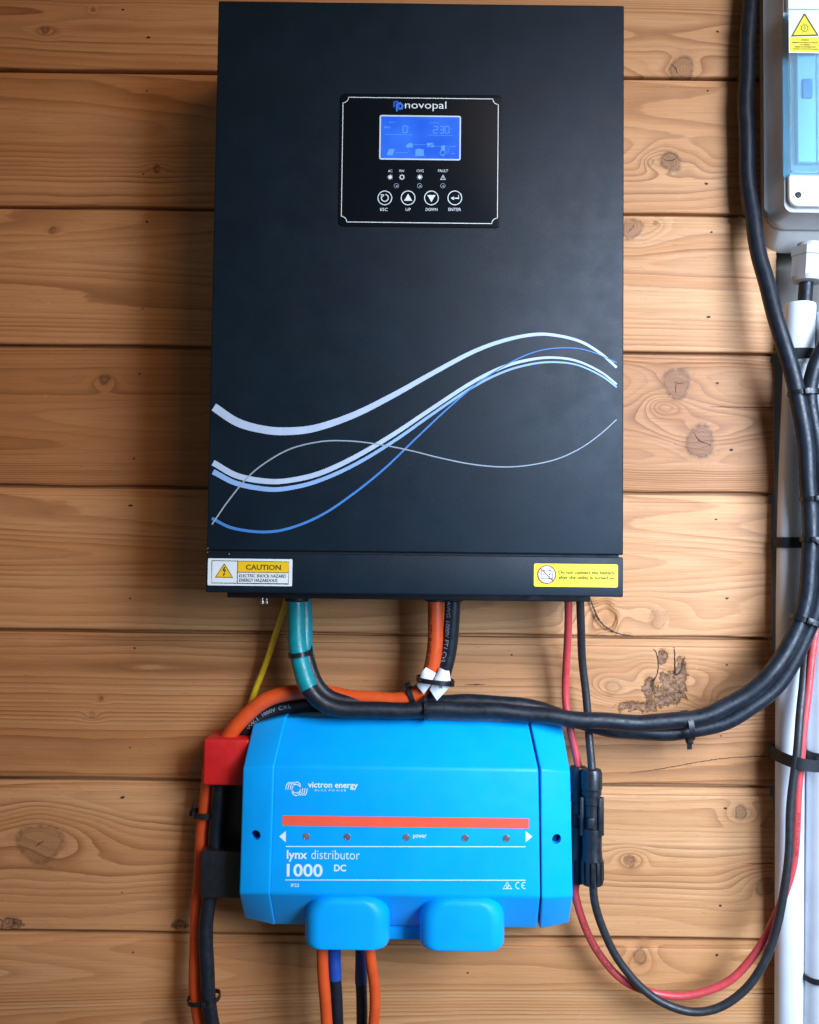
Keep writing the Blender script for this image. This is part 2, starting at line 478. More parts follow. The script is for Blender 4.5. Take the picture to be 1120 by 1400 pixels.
    rg = math_node(nt, 'MULTIPLY_ADD', fibre, 0.25, 0.42)
    L(rg, b.inputs['Roughness'])
    b.inputs['Specular IOR Level'].default_value = 0.35
    hgt = math_node(nt, 'SUBTRACT', math_node(nt, 'MULTIPLY', fibre, 0.35), math_node(nt, 'MULTIPLY', lines, 0.45))
    hgt = math_node(nt, 'SUBTRACT', hgt, math_node(nt, 'MULTIPLY', bm2, math_node(nt, 'MULTIPLY_ADD', bn, 3.0, 0.5)))
    bu = N(nt, 'ShaderNodeBump'); bu.inputs['Strength'].default_value = 0.8; bu.inputs['Distance'].default_value = 0.0007
    L(hgt, bu.inputs['Height']); L(bu.outputs[0], b.inputs['Normal'])
    return m
M['wood'] = wood_material()

# ------------------------------------------------------------------ the wall of boards
# lower edges of the boards, in photo pixels on the middle column
GROOVE = {-1: -275, 0: -88, 1: 100, 2: 287, 3: 476.5, 4: 668.5, 5: 866, 6: 1069, 7: 1278, 8: 1492, 9: 1711, 10: 1935}
ENDS = [1056, 1060, 1061, 1058.5, 1055, 1061, 1058.5, 1062]
wall = finish(bpy.data.objects.new('wall', None), 'wall of horizontal varnished pine boards behind the devices', None, None, 'structure')
COL.objects.link(wall)
KNOTS = {   # board -> (px, py, core radius px, strength)
    0: [(62, 41, 5, 0.9), (932, 96, 17, 0.8), (127, 13, 3, 0.7)],
    1: [(215, 231, 5, 0.9), (917, 221, 13, 1.0), (888, 222, 5, 0.3)],
    2: [(72, 315, 4, 0.9), (864, 312, 14, 0.8), (897, 305, 3, .7)],
    3: [(143, 519, 6, 0.9), (925, 524, 19, 0.8), (957, 604, 20, 0.9), (905, 560, 8, 0.12)],
    4: [(900, 846, 12, 0.35), (838, 846, 13, 0.0)],
    5: [(138, 956, 3, 0.8), (126, 978, 4, 0.3), (838, 940, 10, 0.25), (905, 928, 22, 0.0), (960, 965, 9, 0.05)],
    6: [(55, 1153, 27, 0.62), (1013, 1111, 8, 0.8), (861, 1177, 7, 0.8), (1047, 1212, 12, 0.7)],
    7: [(875, 1308, 9, 0.75)],
}
# zc: pith line in board heights from the board middle; d0, sl: distance of the pith and its slope along x
GRAIN = [
    dict(zc=-0.9, d0=0.05, sl=0.03, pitch=0.0062, tone=0.95),
    dict(zc=0.12, d0=0.035, sl=0.075, pitch=0.0075, tone=0.98),
    dict(zc=0.10, d0=0.05, sl=-0.06, pitch=0.0085, tone=1.01),
    dict(zc=0.08, d0=0.022, sl=0.035, pitch=0.0062, tone=0.77),
    dict(zc=0.05, d0=0.045, sl=0.085, pitch=0.0082, tone=1.0),
    dict(zc=-1.3, d0=0.06, sl=-0.03, pitch=0.0075, tone=0.87),
    dict(zc=0.25, d0=0.02, sl=-0.04, pitch=0.0066, tone=1.0),
    dict(zc=-0.15, d0=0.045, sl=-0.09, pitch=0.0085, tone=1.03),
]
BARK = {5: [(872, 966, 34, 8), (906, 953, 30, 15), (917, 932, 17, 20), (932, 922, 8, 28), (890, 940, 13, 16), (905, 896, 6, 12)], 6: [(10, 1262, 18, 8), (245, 1263, 12, 8)]}
XL = -0.62
rng = np.random.RandomState(5)
def wob(x, z, fx, fz, n=7):
    r = np.zeros_like(x)
    for _ in range(n):
        a, c = rng.normal(0, fx), rng.normal(0, fz)
        r += np.sin(a * x + c * z + rng.uniform(0, 6.28)) / math.sqrt(n)
    return r
boards = {}
for bi in [0, 1, 2, 3, 4, 5, 6, 7, 8, 9, -1]:
    zt = P(560, GROOVE[bi], 0.004).z; zb = P(560, GROOVE[bi+1], 0.004).z
    xe = P(ENDS[bi % 8], (GROOVE[bi] + GROOVE[bi+1]) / 2, 0.004).x
    YF, YR = -0.004, -0.0012
    prof = [(zb + 0.006, 0.0045), (zb + 0.0004, 0.0040), (zb, 0.0015), (zb + 0.0001, -0.0020), (zb + 0.0006, -0.0033), (zb + 0.0016, YF)]
    zs = np.arange(zb + 0.0036, zt - 0.0125, 0.0021)
    prof += [(z, YF) for z in zs]
    prof += [(zt - 0.0112, YF), (zt - 0.0102, -0.0035), (zt - 0.0098, -0.0022), (zt - 0.0095, YR), (zt - 0.006, YR), (zt - 0.0031, YR), (zt - 0.0026, 0.002), (zt - 0.0024, 0.0052), (zt + 0.004, 0.0054)]
    pz = np.array([p[0] for p in prof]); py_ = np.array([p[1] for p in prof])
    xs = np.concatenate([np.arange(XL, xe - 0.0008, 0.0024), [xe - 0.0006, xe]])
    X, Z = np.meshgrid(xs, pz, indexing='ij')
    Y = np.repeat(py_[None, :], len(xs), 0)
    endj = 0.0006 * np.sin(pz * 61 + bi) + 0.0002 * np.sin(pz * 530 + bi * 3) + rng.uniform(-0.00025, 0.00025, len(pz)) - 0.0022 * (pz > zt - 0.0105)
    w = np.clip((X - (xe - 0.02)) / 0.02, 0, 1)
    Z = Z + 0.0005 * wob(X, X * 0, 25, 1) * (np.arange(len(pz)) < 7)[None, :]
    X = X + w * endj[None, :]
    Y[-1, :] += 0.0006
    face = (py_ < -0.001)[None, :]
    Y = Y + face * (0.00018 * wob(X, Z, 30, 60))
    zm = (zt + zb) / 2; hb = zt - zb
    G = GRAIN[bi] if 0 <= bi < 8 else GRAIN[(bi * 3 + 2) % 8]
    Zs = Z.copy(); Xs = X.copy(); add = np.zeros_like(X); kmask = np.zeros_like(X); kph = np.zeros_like(X); kst = np.ones_like(X); swirl = np.zeros_like(X)
    for kx, ky, kr, st in KNOTS.get(bi, []):
        c = P(kx, ky, 0.004); r = kr * S(0.004)
        dx, dz = X - c.x, Z - c.z
        ang = np.arctan2(dz, dx)
        rr_ = np.hypot(dx, dz) * (1 + 0.10 * np.sin(2 * ang + kx) + 0.07 * np.sin(3 * ang + ky))
        e2 = (dx / (r * 4.2))**2 + (dz / (r * 2.3))**2
        Zs = Zs - (Z - c.z) * np.exp(-e2) * 0.93
        add += 0.0022 * np.exp(-e2 * 1.5) * min(1, kr / 14)
        swirl += 3.2 * min(1, kr / 12) * np.exp(-((dx / (r * 2.9))**2 + (dz / (r * 1.9))**2))
        core = 1 / (1 + np.exp((rr_ - r) / (r * 0.10 + 0.0003)))
        halo = 0.32 * np.exp(-(rr_ / (r * 1.9))**2)
        mk = np.maximum(core, halo)
        kst = np.where(mk > kmask, st, kst)
        kph = np.where(mk > kmask, rr_ / 0.0028 if kr > 8 else rr_ / 0.003, kph)
        kmask = np.maximum(kmask, mk)
        inside = rr_ < r
        Y = Y - face * 0.0004 * core * (kr > 8)
    zz = Zs - zm - G['zc'] * hb + 0.0035 * wob(X, Z * 0.3, 7, 10) + 0.0012 * wob(X, Z, 22, 30)
    dd = np.abs(G['d0'] + G['sl'] * X) + 0.006 * wob(X, Z, 5, 12) + add
    gr = np.hypot(zz, dd) / G['pitch'] + 40
    gr *= 1 + 0.05 * wob(X * 0, Z, 0.1, 60)
    gr += swirl * (1 + 0.25 * wob(X, Z, 90, 90))
    bark = np.zeros_like(X)
    for bx, by, rx, ry in BARK.get(bi, []):
        c = P(bx, by, 0.004); s = S(0.004)
        bark = np.maximum(bark, 1.0 * np.exp(-(((X - c.x) / (rx * s))**2 + ((Z - c.z) / (ry * s))**2)**1.5))
    Y = Y + face * 0.0018 * np.clip(bark * 1.4 - 0.5, 0, 1)
    if bi == 4:      # a torn-out chip on the lower edge of this board
        cx, cz = P(806, 846, 0.004).x, P(806, 846, 0.004).z; s = S(0.004)
        q = ((X - cx) / (36 * s))**2 + ((Z - cz) / (32 * s))**2 + 0.25 * wob(X, Z, 160, 160)
        Y = Y + face * 0.0032 / (1 + np.exp((q - 0.85) * 14))
        zz2 = 9 / (1 + np.exp((q - 0.9) * 4)); gr += zz2 * 0.35
    nx, nz = X.shape
    V = np.stack([X, Y, Z], -1).reshape(-1, 3)
    idx = np.arange(nx * nz).reshape(nx, nz)
    F = np.stack([idx[:-1, :-1], idx[1:, :-1], idx[1:, 1:], idx[:-1, 1:]], -1).reshape(-1, 4)
    # the cut end of the board
    Ve = V[idx[-1]].copy(); Ve[:, 1] = 0.019
    base = len(V); V = np.concatenate([V, Ve])
    Fe = [[idx[-1, j], base + j, base + j + 1, idx[-1, j + 1]] for j in range(nz - 1)]
    F = np.concatenate([F, np.array(Fe)])
    me = bpy.data.meshes.new('plank')
    me.vertices.add(len(V)); me.vertices.foreach_set('co', V.ravel())
    me.loops.add(F.size); me.loops.foreach_set('vertex_index', F.ravel().astype(np.int32))
    me.polygons.add(len(F)); me.polygons.foreach_set('loop_start', np.arange(0, F.size, 4, dtype=np.int32))
    me.update(calc_edges=True); me.validate()
    def ext(a): return np.concatenate([a.reshape(-1), a[-1, :]])
    at = me.attributes.new('grain', 'FLOAT_VECTOR', 'POINT')
    at.data.foreach_set('vector', np.stack([ext(gr), ext(kmask), ext(kph)], -1).ravel().astype(np.float32))
    at = me.attributes.new('knot_strength', 'FLOAT', 'POINT')
    at.data.foreach_set('value', ext(kst).astype(np.float32))
    at = me.attributes.new('board', 'FLOAT_VECTOR', 'POINT')
    n = len(V)
    at.data.foreach_set('vector', np.stack([np.full(n, G['tone']), np.full(n, bi * 3.71 + 1.3), ext(bark)], -1).ravel().astype(np.float32))
    boards[bi] = link('plank', me, M['wood'], wall, 30)

NAILS = [(201,124),(196,238),(201,303),(195,422),(191,511),(183,627),(179,691),(178,818),(184,886),(178,1022),(168,1090),(167,1220),(182,1302),
         (981,43),(968,124),(966,251),(973,317),(969,433),(981,524),(1000,615),(979,710),(994,818),(994,909),(986,1006),(992,1105),(985,1238),(980,1306),
         (203,51),(168,13),(700,895),(640,1330)]
for i, (nx_, ny_) in enumerate(NAILS):
    bi = max(k for k in range(8) if GROOVE[k] + (nx_ - 560) * 0.012 < ny_)
    c = P(nx_, ny_, 0.0043); V = []; rs = 0.0010 * random.uniform(0.75, 1.25); asp = random.uniform(0.9, 1.9)
    for k in range(9):
        a = 2 * math.pi * k / 9; q = rs * random.uniform(0.65, 1.2)
        V.append((c.x + q * asp * math.cos(a), -0.0045, c.z + q * math.sin(a)))
    W = [(v[0], -0.0030, v[2]) for v in V]
    mesh('nail', V + W, [tuple(range(9))] + [(k, 9 + k, 9 + (k+1) % 9, (k+1) % 9) for k in range(9)], M['nail'], boards[bi])

def crack(bi, pts):
    """a split in a board: narrow dark sliver, pts (px, py, width px)"""
    q = spline([Vector(p) for p in pts], 2.0); V = []; F = []
    for i, p in enumerate(q):
        t = q[min(i+1, len(q)-1)] - q[max(i-1, 0)]; t.z = 0; t.normalize()
        wd = p.z * random.uniform(0.6, 1.3) / 2; off = random.uniform(-0.35, 0.35)
        V += [P(p.x - t.y * (wd + off), p.y + t.x * (wd + off), 0.0046), P(p.x + t.y * (wd - off), p.y - t.x * (wd - off), 0.0046)]
    for i in range(len(q) - 1): F.append((2*i, 2*i+1, 2*i+3, 2*i+2))
    mesh('split', V, F, M['crack'], boards[bi])
crack(3, [(972,556,0.3),(1000,556.5,0.8),(1030,557,1.1),(1058,557.5,1.5)])
crack(5, [(862,1057,0.3),(910,1050,0.9),(960,1041,1.2),(1000,1036,0.9),(1060,1033,1.6)])
crack(3, [(949,591,0.4),(956,602,1.5),(974,609,0.6)])
crack(3, [(922,523,0.3),(930,524,1.0),(940,522,0.3)])
crack(3, [(925,523,0.3),(924,532,1.0),(925,538,0.3)])
crack(1, [(908,218,0.3),(918,220,1.3),(926,215,0.3)])
crack(2, [(858,318,0.3),(864,312,1.2),(868,305,0.4)])
crack(0, [(918,87,0.4),(924,94,1.6),(926,100,1.0)])
crack(4, [(806,815,1.0),(811,830,2.2),(818,846,3.0),(828,857,2.6),(843,865,1.6),(866,870,0.8)])
crack(5, [(893,886,0.3),(898,893,1.2),(900,905,1.6),(899,920,1.4),(893,935,1.8),(897,950,0.8)])
crack(5, [(922,884,0.6),(923,900,1.6),(924,922,2.2),(933,915,1.6),(935,900,0.7)])
crack(6, [(1014,1180,0.2),(1040,1181,0.8),(1058,1180,1.2)])
crack(4, [(960,1001,0.2),(970,1001,0.2)])
crack(6, [(48,1158,0.3),(56,1152,1.3),(62,1148,0.3)])
crack(7, [(1005,1357,0.3),(1030,1358,0.9),(1061,1358,1.3)])
crack(5, [(636,936,0.4),(650,936,1.4),(664,935.5,0.4)])

bb = bmesh.new(); box_bm(XL, 0.75, 0.020, 0.032, P(560, 1930, 0).z, P(560, -272, 0).z, bm=bb)
finish(bm_obj('back_board', bb, M['backing'], wall))

# ------------------------------------------------------------------ inverter
HI = 0.130
a, b_ = P(298, 3, HI), P(854, 5, HI); c, d = P(282, 811, HI), P(852, 815, HI)
ix0, ix1 = (a.x + c.x) / 2, (b_.x + d.x) / 2
iz1, iz0 = (a.z + b_.z) / 2, (c.z + d.z) / 2
izs = (P(282, 753.5, HI).z + P(852, 760.5, HI).z) / 2          # seam between cover and lower panel
inv = thing('inverter', (0, -0.06, iz0), 'large matte black wall-mounted inverter with small screen and curved pale blue stripes', 'inverter')
box('cover', ix0, ix1, -HI, -0.014, izs + 0.0009, iz1, M['powder'], inv, 0.0014)
box('lower_panel', ix0 - 0.0002, ix1, -HI + 0.0002, -0.014, iz0, izs - 0.0009, M['powder'], inv, 0.0012)
box('seam_strip', ix0 + 0.003, ix1 - 0.003, -HI + 0.004, -0.02, izs - 0.002, izs + 0.002, M['chassis'], inv, 0)
xa, xb = P(312, 815, 0.09).x, P(806, 815, 0.09).x
box('chassis', xa, xb, -0.095, -0.010, P(560, 820, 0.095).z, iz0 + 0.002, M['chassis'], inv, 0.001)
box('mounting_plate', ix0 + 0.02, ix1 - 0.02, -0.0145, -0.0042, iz0 + 0.03, iz1 - 0.02, M['chassis'], inv, 0)
# small brass and steel terminal screws below it
for k, (sx, rr0) in enumerate([(359, 3.0), (365, 2.2)]):
    c = P(sx, 812, 0.085); q = [(c + Vector((0, 0, 0.002)), rr0*S(.085)*0.6), (c + Vector((0, 0, -0.006)), rr0*S(.085)*0.6), (c + Vector((0, 0, -0.0062)), rr0*S(.085)), (c + Vector((0, 0, -0.0085)), rr0*S(.085)), (c + Vector((0,0,-0.009)), rr0*S(.085)*0.7)]
    lathe('terminal_screw', q, M['steel'], inv, 12)
# cable glands of the inverter
for gx, gy, gr, gh in [(406, 812, 15, 0.055), (596, 812, 14, 0.057), (619, 812, 13, 0.055)]:
    c = P(gx, gy, gh); r = gr * S(gh)
    lathe('cable_entry', [(c + Vector((0,0,0.004)), r*1.1), (c + Vector((0,0,-0.006)), r*1.1), (c + Vector((0,0,-0.007)), r*0.95)], M['chassis'], inv, 20)

# the printed stripes on the cover
def zz(ox, oy, k):
    return lambda X, Y: (ox + X / k, oy + Y / k)
w = zz(270, 400, 1.8667)
def stripe(pts, mat, h=HI + 0.00025):
    ik = Ink(h)
    ik.ribbon([(*w(x, y), wd / 1.8667) for x, y, wd in pts])
    ik.build('printed_stripe', mat, inv)
stripe([(42,292,21),(100,330,21),(160,348,20),(220,354,20),(300,346,18),(400,312,16),(500,262,14),(600,206,12),(700,153,10.5),(780,123,9.5),(860,107,8.5),(920,110,7.5),(980,126,7),(1030,156,6.5),(1071,192,6)], M['pale_ink'])
stripe([(40,434,15),(100,467,15),(170,481,14),(230,480,13),(310,462,13),(400,421,12),(500,362,11),(600,295,10),(700,230,9),(780,190,8),(850,171,7),(910,166,6),(970,175,5.5),(1030,203,5),(1071,235,5)], M['pale_ink'], HI + 0.00032)
stripe([(40,457,14),(100,487,13),(180,502,12),(240,498,11),(310,480,10),(400,440,9),(500,380,8),(600,310,7),(700,243,6),(780,203,5.5),(850,183,5),(910,177.5,4.5),(970,185,4),(1030,212,4),(1071,242,4)], M['mid_ink'], HI + 0.00036)
stripe([(37,576,8),(90,601,7.5),(170,611,7),(240,600,6.5),(320,566,6),(400,512,5.5),(480,447,5),(560,370,4.5),(640,295,4),(720,228,3.5),(800,178,3),(870,149,2.6),(940,141,2.4),(1000,149,2.4),(1071,179,2.4)], M['blue_ink'], HI + 0.00040)
stripe([(37,592,3.6),(80,530,3.6),(130,470,3.6),(180,430,3.6),(240,398,3.4),(310,381,3.4),(370,378,3.2),(440,384,3.2),(530,400,3),(620,422,3),(700,438,3),(780,445,2.8),(850,440,2.8),(920,424,2.6),(980,396,2.4),(1030,360,2.4),(1071,323,2.4)], M['grey_ink'], HI + 0.00044)

# the control panel
panel = plate('control_panel', 464.0, 128.5, 686.5, 310.0, 7, HI - 0.0005, HI + 0.0009, M['overlay'], inv, 0.0003)
w = zz(440, 110, 4.1481); HP = HI + 0.00115
ik = Ink(HP)
# frame line with inward-curved corners
x0, y0 = w(116, 99); x1, y1 = w(999, 806); cx, cy = (x0+x1)/2, (y0+y1)/2; hw, hh = (x1-x0)/2, (y1-y0)/2; R = 7.5
loop = []
for sx, sy, a0 in [(1,-1,180),(1,1,270),(-1,1,0),(-1,-1,90)]:
    for k in range(7):
        an = math.radians(a0 - 90 * k / 6)
        loop.append((sx*hw + R*math.cos(an), sy*hh + R*math.sin(an) * 1))
lp = loop + [loop[0]]
o1 = []; o2 = []
n_ = len(loop)
for i in range(n_):
    p0, p1, p2 = Vector(loop[i-1]), Vector(loop[i]), Vector(loop[(i+1) % n_])
    t = (p2 - p0).normalized(); nn = Vector((-t.y, t.x)) * 0.5
    o1.append((p1.x + nn.x, p1.y + nn.y)); o2.append((p1.x - nn.x, p1.y - nn.y))
ik.add(ik.local(cx, cy, o1 + o2), [(i, (i+1) % n_, n_ + (i+1) % n_, n_ + i) for i in range(n_)])
ik.text('novopal', *w(472, 118), *w(707, 173), 0.0)
for s, xa_, xb_ in [('ESC',332,374),('UP',476,504),('DOWN',590,656),('ENTER',718,790)]:
    ik.text(s, *w(xa_, 723), *w(xb_, 740), 0.005)
for s, xa_, xb_ in [('AC',376,401),('INV',440,469),('CHG',538,578),('FAULT',660,716)]:
    ik.text(s, *w(xa_, 505), *w(xb_, 520), 0.0)
for bx in (358, 490, 622, 755): ik.ring(*w(bx, 666), 10.0, 1.15)
ik.poly([w(490,642), w(513,682), w(467,682)]); ik.poly([w(622,690), w(599,650), w(645,650)])
ik.ring(*w(358,666), 5.4, 1.3, -230, 80); ik.poly([w(334,644), w(356,648), w(342,664)])
ik.ribbon([(*w(776,650),1.1),(*w(776,668),1.1),(*w(745,668),1.1)], False); ik.poly([w(732,668), w(750,657), w(750,679)])
for lx in (388, 556):
    ik.disc(*w(lx, 548), 2.6, 14)
    for k in range(8):
        an = k * math.pi / 4; p = w(lx + 13*math.cos(an), 548 + 13*math.sin(an)); q = w(lx + 17*math.cos(an), 548 + 17*math.sin(an)); ik.line(*p, *q, 0.6)
ik.ring(*w(455, 548), 3.2, 1.1)
for k in range(8):
    an = k * math.pi / 4; p = w(455 + 13*math.cos(an), 548 + 13*math.sin(an)); q = w(455 + 17*math.cos(an), 548 + 17*math.sin(an)); ik.line(*p, *q, 0.6)
ik.ribbon([(*w(688,536),0.6),(*w(702,562),0.6),(*w(674,562),0.6),(*w(688,536),0.6)], False); ik.line(*w(688,545), *w(688,556), 0.7)
ik.build('lettering', M['white_ink'], panel)
ik = Ink(HP)
for bx in (423, 555, 687): ik.ring(*w(bx, 597), 3.4, 0.6); ik.disc(bx/4.1481+440.6, 597/4.1481+110.6, 1.1, 12)
ik.build('indicator_ring', M['grey_ink'], panel)
ik = Ink(HP)
ik.ribbon([(*w(411,152),2.6),(*w(411,122),2.6),(*w(428,119),2.6),(*w(437,128),2.6),(*w(437,158),2.4)], False)
ik.build('logo_mark', M['logo_blue'], panel)
ik = Ink(HP + 0.0001)
ik.ribbon([(*w(426,176),2.4),(*w(426,134),2.4),(*w(446,128),2.6),(*w(457,140),2.6),(*w(455,158),2.6),(*w(436,162),2.2)], False)
ik.build('logo_mark', M['logo_light'], panel)
# the lit screen
sx0, sy0 = w(327, 198); sx1, sy1 = w(789, 451)
scr = plate('screen', sx0 + 1.2, sy0 + 1.2, sx1 - 1.2, sy1 - 1.2, 2, HI, HI + 0.0012, M['screen'], panel)
ik = Ink(HI + 0.0015); ik.outline(sx0, sy0, sx1, sy1, 1.9, 3); ik.build('screen_border', M['bezel'], panel)
w = zz(510, 150, 8.6154)
ik = Ink(HI + 0.0014)
SEG = {'0': 'abcdef', '2': 'abged', '3': 'abgcd'}
def seven(ch, X0, Y0, X1, Y1, wd):
    ym = (Y0 + Y1) / 2
    s = {'a': (X0,Y0,X1,Y0), 'b': (X1,Y0,X1,ym), 'c': (X1,ym,X1,Y1), 'd': (X0,Y1,X1,Y1), 'e': (X0,ym,X0,Y1), 'f': (X0,Y0,X0,ym), 'g': (X0,ym,X1,ym)}
    for k in SEG[ch]:
        p = s[k]; ik.line(*w(p[0], p[1]), *w(p[2], p[3]), wd)
seven('0', 355, 192, 402, 270, 1.0)
seven('2', 712, 196, 760, 276, 1.0); seven('3', 790, 196, 830, 276, 1.0); seven('0', 850, 196, 898, 276, 1.0)
ik.line(*w(140,290), *w(460,297), 0.5); ik.line(*w(650,298), *w(945,306), 0.5)
ik.text('INPUT', *w(190,138), *w(265,156)); ik.text('PV1', *w(135,198), *w(200,220), 0.03); ik.text('OUTPUT', *w(668,146), *w(780,164)); ik.text('V', *w(415,205), *w(430,225)); ik.text('V', *w(915,215), *w(935,235))
ik.poly([w(190,462), w(258,462), w(232,536), w(160,536)])
ik.ribbon([(*w(262,504),0.5),(*w(418,504),0.5),(*w(418,455),0.5)], False)
ik.poly([w(390,420), w(430,388), w(470,400), w(470,444), w(395,446)]); ik.line(*w(475,410), *w(632,412), 0.5)
ik.poly([w(636,390), w(718,390), w(640,445)]); ik.poly([w(718,402), w(718,440), w(665,442)]); ik.line(*w(722,430), *w(800,430), 0.5)
ik.poly([w(500,470), w(540,456), w(600,470), w(600,530), w(612,546), w(488,546), w(500,530)])
ik.ring(*w(822,505), 4.0, 1.0); ik.poly([w(805,425), w(850,415), w(852,480), w(800,490)]); ik.poly([w(810,530), w(845,530), w(826,552)])
ik.ribbon([(*w(870,420),0.6),(*w(880,530),0.6),(*w(906,420),0.6)], False); ik.line(*w(920,432), *w(980,432), 0.8); ik.line(*w(918,517), *w(962,517), 0.8)
ik.build('screen_symbols', M['screen_line'], panel)

# caution label
w = zz(270, 750, 7.4667)
HLb = HI - 0.0002
lab = plate('caution_label', *w(106, 104), *w(968, 380), 1.2, HI - 0.001, HLb + 0.0005, M['label_white'], inv)
ik = Ink(HLb + 0.00070); ik.poly([w(412,130), w(933,138), w(933,246), w(412,240)]); ik.poly([w(275,156), w(360,294), w(186,290)]); ik.build('yellow_field', M['label_gold'], lab)
ik = Ink(HLb + 0.00085)
ik.ribbon([(*w(150,122),0.75),(*w(936,136),0.75),(*w(930,361),0.75),(*w(145,350),0.75),(*w(150,122),0.75)], False)
ik.line(*w(413,128), *w(408,354), 0.7); ik.line(*w(412,241), *w(934,247), 0.7)
ik.ribbon([(*w(275,155),0.8),(*w(360,295),0.8),(*w(186,291),0.8),(*w(275,155),0.8)], False)
ik.poly([w(272,186), w(284,188), w(277,215), w(292,218), w(276,256), w(284,258), w(266,282), w(260,258), w(268,258), w(276,230), w(256,226)])
ik.text('ELECTRIC SHOCK HAZARD', *w(428,262), *w(906,295), 0.0); ik.text('ENERGY HAZARDOUS', *w(428,307), *w(818,340), 0.0)
ik.build('lettering', M['dark_ink'], lab)
ik = Ink(HLb + 0.00085); ik.text('CAUTION', *w(495,164), *w(853,218), 0.025); ik.build('lettering', M['brown_ink'], lab)
# battery label
w = zz(710, 750, 7.0)
lab = plate('battery_label', *w(140, 147), *w(945, 368), 2.6, HI - 0.001, HLb + 0.0005, M['label_yellow'], inv)
ik = Ink(HLb + 0.00070); ik.disc(*w(265,248), 12.3, 32); ik.build('white_disc', M['label_white'], lab)
ik = Ink(HLb + 0.00085)
ik.ribbon([(*w(212,212),0.7),(*w(318,214),0.7),(*w(318,288),0.7),(*w(212,286),0.7),(*w(212,212),0.7)], False)
ik.line(*w(228,245), *w(246,245), 1.0); ik.line(*w(285,246), *w(302,246), 1.0); ik.line(*w(294,238), *w(294,254), 1.0); ik.poly([w(280,206), w(306,206), w(306,214), w(280,214)]); ik.poly([w(225,206), w(243,206), w(243,213), w(225,213)])
ik.text('Do not connect the battery', *w(378,212), *w(912,256), 0.006); ik.text('after the utility is turned on', *w(378,262), *w(912,304), 0.006)
ik.build('lettering', M['dark_ink'], lab)
ik = Ink(HLb + 0.00100); ik.ring(*w(265,248), 12.8, 1.35, n=40); ik.line(*w(206,190), *w(324,308), 1.25); ik.build('prohibition_ring', M['warn_red'], lab)
ik = Ink(HI + 0.0003)
for cx_, cy_, r_ in [(284.5, 749.5, 0.7), (284.0, 755.0, 0.6), (313.5, 757.5, 0.8)]:
    ik = Ink(HI + 0.0003); ik.disc(cx_, cy_, r_, 6); ik.build('paint_chip', M['grey_ink'], inv)
# a white strip lies on top of the inverter, only its edge in view
sx = P(480, 0, 0.12).x; sx2 = P(713, 0, 0.12).x
finish(box('white_strip', sx, sx2, -0.118, -0.07, iz1 + 0.0001, iz1 + 0.0035, M['paper'], None, 0.0005), 'thin white strip lying on top of the black inverter', 'strip')

# ------------------------------------------------------------------ distribution box
dist = thing('distribution_box', P(555, 1140, 0.004), 'bright blue plastic busbar distribution box with red stripe and white lettering', 'distribution box')
HT, HF, HB = 0.046, 0.088, 0.058
def panel_solid(name, rows, mat, bev, hback=0.014, seg=4):
    """rows: list of (left (px,py,h), right (px,py,h)) from top to bottom on the outside; closed at the back"""
    bm = bmesh.new()
    Lr = [P(*r[0]) for r in rows]; Rr = [P(*r[1]) for r in rows]
    def back(v, dz=0): return Vector((v.x, -hback, v.z + dz))
    Lr = [back(Lr[0])] + Lr + [back(Lr[-1])]; Rr = [back(Rr[0])] + Rr + [back(Rr[-1])]
    lv = [bm.verts.new(v) for v in Lr]; rv = [bm.verts.new(v) for v in Rr]
    n = len(lv)
    for i in range(n - 1): bm.faces.new([lv[i], rv[i], rv[i+1], lv[i+1]])
    bm.faces.new([lv[-1], rv[-1], rv[0], lv[0]])
    bm.faces.new(lv); bm.faces.new(rv[::-1])
    bmesh.ops.recalc_face_normals(bm, faces=bm.faces)
    bevel_all(bm, bev, seg, 12)
    return bm_obj(name, bm, mat, dist, 40)
cover = panel_solid('cover', [((389, 981, HT), (722, 986, HT)), ((373.5, 1047.5, HF), (737, 1052.5, HF)), ((367.5, 1222, HF), (739, 1227, HF)), ((374, 1264, HB), (735, 1269, HB))], M['blue'], 0.0025)
capl = panel_solid('end_cap', [((346, 990, HT-0.004), (391.5, 979, HT+0.0015)), ((332, 1051, HF-0.006), (375, 1047, HF+0.0012)), ((327, 1222, HF-0.006), (369, 1222, HF+0.0012)), ((334, 1255, HB-0.006), (376.5, 1265, HB+0.0010))], M['blue'], 0.0018)
capr = panel_solid('end_cap', [((724.5, 985, HT+0.001), (769, 994, HT-0.004)), ((739.5, 1052, HF+0.0010), (780, 1056, HF-0.012)), ((740.5, 1228, HF+0.0010), (783.5, 1226, HF-0.012)), ((738, 1270, HB+0.001), (778, 1262, HB-0.006))], M['blue'], 0.0018)
# screw holes through the end caps
def cut_hole(o, px, py, rpx, h, depth):
    c = P(px, py, h); r = rpx * S(h)
    bm = bmesh.new()
    bmesh.ops.create_cone(bm, cap_ends=True, segments=28, radius1=r, radius2=r, depth=depth * 2, matrix=Matrix.Translation(c) @ Matrix.Rotation(math.pi/2, 4, 'X'))
    me = bpy.data.meshes.new('cut'); bm.to_mesh(me); bm.free()
    k = bpy.data.objects.new('cut', me); COL.objects.link(k)
    md = o.modifiers.new('hole', 'BOOLEAN'); md.object = k; md.operation = 'DIFFERENCE'; md.solver = 'EXACT'
    bpy.context.view_layer.update()
    dg = bpy.context.evaluated_depsgraph_get()
    nm = bpy.data.meshes.new_from_object(o.evaluated_get(dg))
    o.modifiers.clear(); old = o.data; o.data = nm; nm.name = old.name
    bpy.data.objects.remove(k); bpy.data.meshes.remove(me)
    s = lathe('screw', [(c + Vector((0, depth*0.9, 0)), r*0.96), (c + Vector((0, depth*0.72, 0)), r*0.96), (c + Vector((0, depth*0.66, 0)), r*0.8)], M['cavity'], o, 20)
    return s
